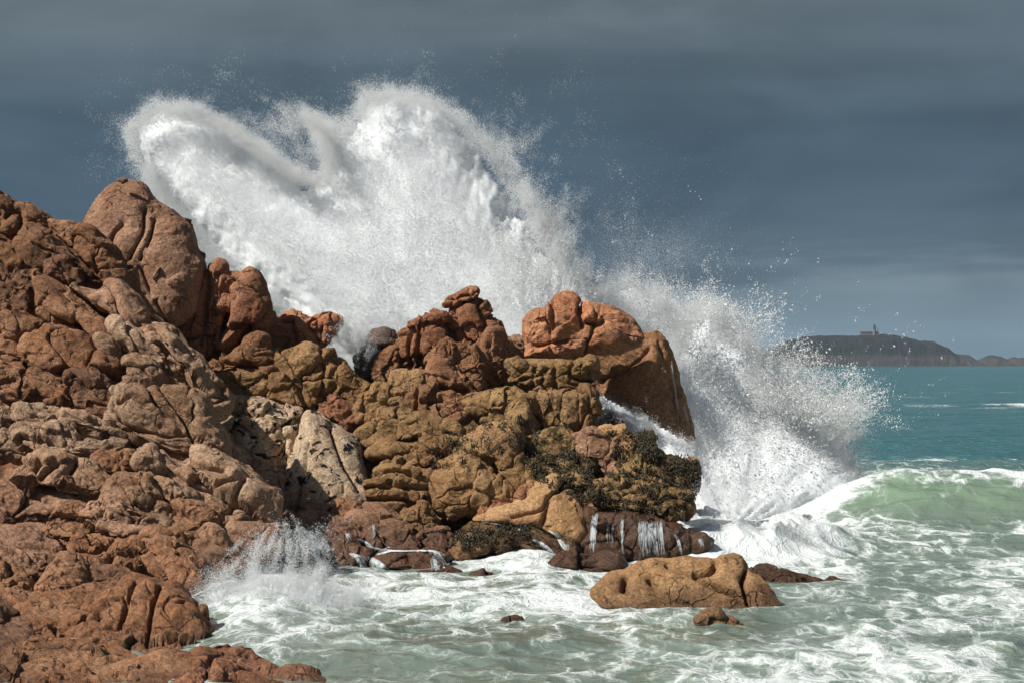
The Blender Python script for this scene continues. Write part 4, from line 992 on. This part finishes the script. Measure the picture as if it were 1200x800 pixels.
# the right hand burst
burst = Z0('690,352 735,324 762,335 790,336 822,330 862,350 905,345 912,392 958,408 1000,432 1032,452 1034,492 1000,525 1000,575 960,606 860,616 790,590 770,520 765,450 740,398')
base_ = Z0('765,500 772,420 795,372 822,352 846,352 862,380 880,385 898,405 908,445 935,465 985,490 1012,540 1000,585 940,615 850,622 790,600')
FB = Field(base_, margin=60)
up = lambda P: (0.30 + 0.70 * smooth(370, 500, P[:, 1])) * (1 - 0.6 * smooth(880, 965, P[:, 0]))
SP.append(plume(burst, 62000, 85.0, 2.0, 60, (830, 600), 0.0110, 20, seed=31, clump=0.7, yfall=up, lean=0.3, avoid=FB))
SP.append(plume(burst, 68000, 84.3, 2.0, 60, (830, 600), 0.0135, 24, seed=32, clump=1.2, sizevar=0.5, streak=2.0, yfall=up, lean=0.3, strand=(14, 26), avoid=FB))
SP.append(plume(burst, 14000, 83.6, 2.0, 70, (830, 600), 0.027, 30, seed=38, clump=1.4, sizevar=0.4, streak=2.5, lean=0.3, strand=(4, 10), avoid=FB))
SP.append(plume(Z0('800,345 862,338 912,345 930,385 965,405 1010,420 1045,455 1040,500 1000,480 940,440 880,410 830,400'), 5000, 82.8, 2.0, 60, (830, 600), 0.023, 22, seed=40, clump=0.9, sizevar=0.5, lean=0.3, strand=(5, 14)))
SP.append(plume(Z0('720,330 760,318 800,325 840,335 820,370 760,360'), 2500, 83.0, 1.5, 60, (780, 600), 0.022, 16, seed=44, clump=0.9, sizevar=0.4, lean=0.3, strand=(4, 10)))
SP.append(plume(Z0('690,350 735,325 765,332 800,350 812,400 800,430 770,390 730,360'), 24000, 84.5, 1.5, 30, (780, 560), 0.0125, 12, seed=33, clump=1.0, strand=(16, 18)))
SP.append(plume(base_, 70000, 83.6, 1.0, 18, (860, 620), 0.0125, 14, seed=34, inner=1.0, shell=0.45))
SP.append(plume(base_, 110000, 83.6, 1.0, 18, (860, 620), 0.011, 12, seed=39, clump=1.1, inner=1.0, shell=0.42, strand=(20, 34)))
SP.append(plume(Z0('940,475 975,462 1012,470 1030,485 1005,520 980,530 950,510'), 26000, 83.0, 1.2, 20, (880, 590), 0.0130, 18, seed=35, clump=1.2, strand=(8, 14)))
surge = Z0('688,448 708,458 745,480 790,503 815,520 830,560 850,606 815,606 790,560 762,528 728,508 700,502')
SP.append(plume(surge, 50000, 71.5, 0.35, 10, (800, 620), 0.0105, 7, seed=36, strand=(12, 10)))
SP.append(plume(Z0('372,400 385,380 400,372 430,385 440,420 420,425 395,415'), 26000, 72.0, 0.4, 14, (420, 450), 0.010, 6, seed=37, strand=(12, 10)))
low_ = Z0('795,606 812,562 845,542 885,546 925,556 952,585 985,628 950,648 890,656 838,653 815,636')
SP.append(plume(low_, 30000, 66.4, 0.4, 16, (860, 720), 0.0085, 8, seed=47, clump=1.1, strand=(14, 16)))
N_BURST = len(SP)
cove_ = Z0('228,700 240,680 262,668 282,676 300,664 322,670 340,655 356,668 378,660 392,676 430,684 420,735 340,765 280,755 240,728')
SP.append(plume(cove_, 80000, 52.4, 0.6, 20, (320, 800), 0.0075, 7, seed=41, clump=1.1, inner=0.3, shell=0.6))
SP.append(plume(cove_, 150000, 52.3, 0.8, 16, (320, 800), 0.0072, 7, seed=43, clump=1.2, inner=0.3, shell=0.6, strand=(18, 34)))
SP.append(plume(Z0('250,655 290,615 330,600 385,610 400,655 340,670 270,680'), 26000, 53.5, 0.6, 40, (335, 590), 0.0075, 16, seed=42, clump=1.1, strand=(9, 14)))
cat_ = lambda L: [np.concatenate(k) for k in zip(*L)]
tag(tetras('sea_spray', *cat_(SP[:N_MAIN]), MSPRAY, seed=1, solids=[core(main, 84.0, lambda P: 16 + 30 * smooth(510, 650, P[:, 0]) * smooth(350, 220, P[:, 1]), 2.2, 501, MCORE, relief=0.13, rag=0.8, lean=LN)]),
    'towering white plume of spray bursting up behind the rocks', 'spray', None, 'stuff')
tag(tetras('sea_spray', *cat_(SP[N_MAIN:N_BURST]), MSPRAY, seed=2, solids=[
    core(base_, 85.5, 9, 1.6, 502, MCORE, origin=(860, 620), relief=0.3, lean=0.8, rag=1.0),
    core(Z0('640,400 660,352 700,346 735,330 765,338 795,345 806,380 800,430 760,420 700,410'), 85.2, 7, 1.0, 511, MCORE, origin=(760, 520), relief=0.25, lean=0.8, rag=0.8),
    core(surge, 72.2, 4, 0.5, 503, MCORE, relief=0.3, origin=(800, 620), ramp=15, lean=0.7)]),
    'white burst of droplets and foam right of the tall brown stack', 'spray', None, 'stuff')
tag(tetras('sea_spray', *cat_(SP[N_BURST:]), MSPRAY, seed=3, solids=[core(cove_, 53.2, 17, 0.6, 509, MCORE, relief=0.15, origin=(320, 800), lean=0.2, ramp=28, rag=0.5, step=1.2)]), 'low white splash against the furrowed boulder in the cove', 'spray', None, 'stuff')

# ------------------------------------------------------------------ island and lighthouse on the horizon
DI = 2550.0
t = NT('island_heath_cloud_shaded'); pos = t.n('ShaderNodeNewGeometry').outputs['Position']
sep = t.n('ShaderNodeSeparateXYZ'); t.l(pos, sep.inputs[0])
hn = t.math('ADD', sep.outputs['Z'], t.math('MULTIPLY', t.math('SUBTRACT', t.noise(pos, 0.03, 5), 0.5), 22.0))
colr = t.mix(t.noise(pos, 0.06, 6, 0.7), (0.022, 0.020, 0.019), (0.075, 0.064, 0.058))  # rock and heath colours darkened to carry the cloud shadow over the island
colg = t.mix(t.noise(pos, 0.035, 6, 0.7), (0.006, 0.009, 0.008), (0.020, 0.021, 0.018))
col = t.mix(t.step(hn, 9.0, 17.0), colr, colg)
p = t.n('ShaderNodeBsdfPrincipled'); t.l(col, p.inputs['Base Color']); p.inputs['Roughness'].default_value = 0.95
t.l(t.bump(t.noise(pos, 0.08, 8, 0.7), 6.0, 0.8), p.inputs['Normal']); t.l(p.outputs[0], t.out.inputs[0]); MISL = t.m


def isle(name, prof, deep):
    prof = np.array(prof, float); pxs = np.linspace(prof[0, 0], prof[-1, 0], 420); pys = np.interp(pxs, prof[:, 0], prof[:, 1])
    vs = np.linspace(-1, 1, 41); A, Bv = np.meshgrid(pxs, vs); Ht = np.tile(H - (pys - HY) / F * DI, (41, 1))
    X = (A - CX) / F * DI; Yv = DI + Bv * deep
    prf = np.clip(1 - np.abs(Bv) ** 2.6, 0, 1) ** 0.8
    Pn = np.stack([X.ravel(), Yv.ravel(), 0 * X.ravel()], -1)
    nz_ = fbm(Pn / 38.0, 5, 900, 0.55, ridged=True).reshape(X.shape); nq = fbm(Pn / 11.0, 3, 910).reshape(X.shape)
    Zv = (Ht + 2.0) * prf * (1 + 0.16 * (nz_ - 0.2) * (1 - prf ** 4)) + 1.7 * nq * (prf > 0.05) + 1.2 * nz_ * prf * (np.abs(Bv) < 0.5) - 2.5
    n_ = X.shape[1]; ii, jj = np.meshgrid(np.arange(40), np.arange(n_ - 1), indexing='ij'); a_ = ii * n_ + jj
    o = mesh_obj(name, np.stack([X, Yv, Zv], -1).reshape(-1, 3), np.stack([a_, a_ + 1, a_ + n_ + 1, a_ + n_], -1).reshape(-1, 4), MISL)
    return tag(o, None, None, None, 'structure')


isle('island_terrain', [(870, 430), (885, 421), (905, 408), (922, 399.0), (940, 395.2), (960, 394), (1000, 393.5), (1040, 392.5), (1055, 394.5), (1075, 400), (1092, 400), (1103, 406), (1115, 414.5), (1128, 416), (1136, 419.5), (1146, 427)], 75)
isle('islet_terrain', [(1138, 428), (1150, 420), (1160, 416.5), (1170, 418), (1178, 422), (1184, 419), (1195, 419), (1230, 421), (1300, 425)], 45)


def empty(name, loc):
    o = bpy.data.objects.new(name, None); COL.objects.link(o); o.location = loc; return o


def plain(name, col, rough=0.9):
    t = NT(name); p = t.n('ShaderNodeBsdfPrincipled'); pos = t.n('ShaderNodeNewGeometry').outputs['Position']
    t.l(t.mix(t.noise(pos, 0.5, 4), tuple(c * 0.8 for c in col), col), p.inputs['Base Color']); p.inputs['Roughness'].default_value = rough
    t.l(p.outputs[0], t.out.inputs[0]); return t.m


def lathe(name, prof, mat, parent, c, sides=20):
    n = len(prof); th = np.linspace(0, 2 * np.pi, sides, endpoint=False)
    co = np.concatenate([np.stack([c[0] + r * np.cos(th), c[1] + r * np.sin(th), np.full(sides, c[2] + z_)], -1) for r, z_ in prof])
    i, j = np.meshgrid(np.arange(n - 1), np.arange(sides), indexing='ij'); a = i * sides + j; b = i * sides + (j + 1) % sides
    return mesh_obj(name, co - np.array(parent.location), np.stack([a, b, b + sides, a + sides], -1).reshape(-1, 4), mat, parent, smoothed=False)


def block(name, lo, hi, mat, parent, gable=0.0):
    (x0, y0, z0), (x1, y1, z1) = lo, hi
    co = [(x0, y0, z0), (x1, y0, z0), (x1, y1, z0), (x0, y1, z0), (x0, y0, z1), (x1, y0, z1), (x1, y1, z1), (x0, y1, z1)]
    f = [(0, 3, 2, 1), (0, 1, 5, 4), (1, 2, 6, 5), (2, 3, 7, 6), (3, 0, 4, 7), (4, 5, 6, 7)]
    if gable:
        ym = (y0 + y1) / 2
        co += [(x0, ym, z1 + gable), (x1, ym, z1 + gable)]
        f = [(0, 3, 2, 1), (0, 1, 5, 4), (2, 3, 7, 6), (4, 5, 9, 8), (6, 7, 8, 9), (1, 2, 6, 5), (3, 0, 4, 7), (5, 6, 9, 9), (7, 4, 8, 8)]
        me = bpy.data.meshes.new(name); me.from_pydata([tuple(np.array(c) - np.array(parent.location)) for c in co], [], [tuple(dict.fromkeys(q_)) for q_ in f]); me.materials.append(mat)
        o = bpy.data.objects.new(name, me); COL.objects.link(o); o.parent = parent; return o
    return mesh_obj(name, np.array(co) - np.array(parent.location), f, mat, parent, smoothed=False)


m = lambda px_, py_: world(np.array(float(px_)), np.array(float(py_)), DI)
MST, MSL, MGL = plain('lighthouse_stone', (0.16, 0.15, 0.145)), plain('slate_roof', (0.06, 0.065, 0.075)), plain('lantern_glass', (0.05, 0.06, 0.07), 0.2)
b = m(1024.6, 393.0); lh = empty('lighthouse', tuple(b.tolist()))
tag(lh, 'grey stone lighthouse tower on the crest of the distant island', 'lighthouse', None, 'thing')
lathe('tower', [(0.1, -2), (2.1, -2), (1.8, 9.6), (1.75, 9.6)], MST, lh, b)
g = lathe('gallery', [(1.8, 9.6), (2.9, 9.7), (2.9, 10.2), (1.6, 10.25)], MST, lh, b)
lathe('lantern', [(1.35, 10.15), (1.35, 12.3)], MGL, lh, b)
lathe('lantern_roof', [(1.7, 12.3), (1.5, 12.9), (0.5, 13.8), (0.25, 15.4), (0.02, 15.5)], MSL, lh, b)
c1, c2 = m(1010, 392.6), m(1030.5, 390.0)
kh = empty('keeper_house', (float((c1[0] + c2[0]) / 2), DI + 9.0, float(c1[2]) - 2))
tag(kh, 'long low grey building at the foot of the lighthouse', 'house', None, 'thing')
wl = block('wall', (c1[0], DI + 5, c1[2] - 3), (c2[0], DI + 13, c2[2] + 0.3), MST, kh)
block('roof', (c1[0] - 0.4, DI + 4.6, c2[2] + 0.31), (c2[0] + 0.4, DI + 13.4, c2[2] + 0.5), MSL, kh, gable=1.6)
mb = m(1028.6, 391.5); ms = empty('signal_mast', tuple(mb.tolist()))
tag(ms, 'thin mast standing just right of the lighthouse tower', 'mast', None, 'thing')
lathe('pole', [(0.35, -3), (0.3, 8), (0.02, 8.1)], MSL, ms, mb, 8)
lathe('mast_base', [(0.1, -1), (0.9, -1), (0.9, 0.8), (0.36, 0.9)], MST, ms, mb, 8)

# sea air between the shore and the island
hz_ = NT('sea_air'); v_ = hz_.n('ShaderNodeVolumePrincipled'); v_.inputs['Color'].default_value = (0.55, 0.75, 1.0, 1); v_.inputs['Density'].default_value = 0.00004
hz_.l(v_.outputs[0], hz_.out.inputs['Volume'])
bx = [(sx * 2600.0, sy, sz) for sz in (-4.0, 75.0) for sx, sy in ((-1, -30.0), (1, -30.0), (1, 5200.0), (-1, 5200.0))]
tag(mesh_obj('haze', bx, [(0, 3, 2, 1), (4, 5, 6, 7), (0, 1, 5, 4), (1, 2, 6, 5), (2, 3, 7, 6), (3, 0, 4, 7)], hz_.m, smoothed=False), 'thin blue sea haze towards the island', 'haze', None, 'stuff')

# ------------------------------------------------------------------ camera, sun, sky
cam = bpy.data.cameras.new('camera'); co_ = bpy.data.objects.new('camera', cam); COL.objects.link(co_)
co_.location = (0, 0, H); co_.rotation_euler = (math.pi / 2, 0, 0)
cam.sensor_width = 36; cam.lens = 36 * F / 1200; cam.shift_y = (HY - 400) / 1200
cam.clip_start = 0.5; cam.clip_end = 60000
SC.camera = co_

SUN = np.array([-0.62, -0.31, 0.72]); SUN = SUN / np.linalg.norm(SUN)
sl = bpy.data.lights.new('sun', 'SUN'); sl.energy = 5.0; sl.angle = math.radians(0.5); sl.color = (1.0, 0.955, 0.88)
so = bpy.data.objects.new('sun', sl); COL.objects.link(so)
from mathutils import Vector
so.rotation_euler = Vector(SUN).to_track_quat('Z', 'Y').to_euler()
elev = math.asin(SUN[2]); rot = math.atan2(SUN[0], SUN[1])

W = bpy.data.worlds.new('World'); SC.world = W; W.use_nodes = True
t = NT.__new__(NT); t.t = W.node_tree; t.t.nodes.clear()
out = t.n('ShaderNodeOutputWorld'); bg = t.n('ShaderNodeBackground')
sky = t.n('ShaderNodeTexSky', sky_type='NISHITA', sun_disc=False, sun_elevation=elev, sun_rotation=rot)
vec = t.n('ShaderNodeTexCoord').outputs['Generated']
sep = t.n('ShaderNodeSeparateXYZ'); t.l(vec, sep.inputs[0])
hz = t.math('SQRT', t.math('ADD', t.math('POWER', sep.outputs[0], 2.0), t.math('POWER', sep.outputs[1], 2.0)))
ele = t.math('DIVIDE', sep.outputs[2], t.math('MAXIMUM', hz, 0.01))
st = t.scalevec(vec, (2.2, 2.2, 22.0))
nz = t.noise(st, 1.6, 6, 0.55, 0.4)
nz2 = t.noise(t.scalevec(vec, (4, 4, 24.0)), 1.0, 4, 0.5, 0.3)
warp = t.math('ADD', ele, t.math('MULTIPLY', t.math('SUBTRACT', nz, 0.5), 0.075))
warp = t.math('ADD', warp, t.math('MULTIPLY', sep.outputs[0], -0.02))
rp = t.n('ShaderNodeValToRGB'); t.l(warp, rp.inputs[0])
er = rp.color_ramp; er.interpolation = 'B_SPLINE'
stops = [(0.0, (0.120, 0.170, 0.205)), (0.036, (0.112, 0.155, 0.185)), (0.050, (0.048, 0.073, 0.098)), (0.085, (0.036, 0.061, 0.089)),
         (0.13, (0.046, 0.073, 0.099)), (0.185, (0.074, 0.098, 0.116)), (0.5, (0.095, 0.112, 0.128)), (1.0, (0.11, 0.13, 0.15))]
while len(er.elements) < len(stops): er.elements.new(0.5)
for e, (p_, c_) in zip(er.elements, stops): e.position = p_; e.color = (*c_, 1)
nz3 = t.noise(t.scalevec(vec, (8, 8, 18.0)), 1.0, 4, 0.55, 0.5)
cl = t.mix(t.step(t.math('ADD', t.math('MULTIPLY', nz2, 0.5), t.math('MULTIPLY', nz3, 0.5)), 0.33, 0.68, 0.0, 1.0), rp.outputs[0], t.mix(1.0, rp.outputs[0], (1.6, 1.55, 1.5), 'MULTIPLY'))
skyc = t.mix(1.0, sky.outputs[0], (0.04, 0.04, 0.04), 'MULTIPLY')
storm = t.step(t.math('ADD', sep.outputs[1], t.math('MULTIPLY', t.math('SUBTRACT', nz, 0.5), 0.5)), -0.15, 0.45)
t.l(t.mix(storm, skyc, cl), bg.inputs[0]); bg.inputs[1].default_value = 1.0
t.l(bg.outputs[0], out.inputs[0])

SC.view_settings.view_transform = 'Standard'; SC.view_settings.look = 'None'; SC.view_settings.exposure = 0.4; SC.view_settings.gamma = 1.0
SC.view_settings.use_curve_mapping = False
SC.render.engine = 'CYCLES'
SC.cycles.max_bounces = 8; SC.cycles.diffuse_bounces = 6; SC.cycles.glossy_bounces = 2; SC.cycles.transmission_bounces = 2
SC.cycles.volume_bounces = 6
SC.cycles.use_denoising = True
SC.cycles.caustics_reflective = False; SC.cycles.caustics_refractive = False
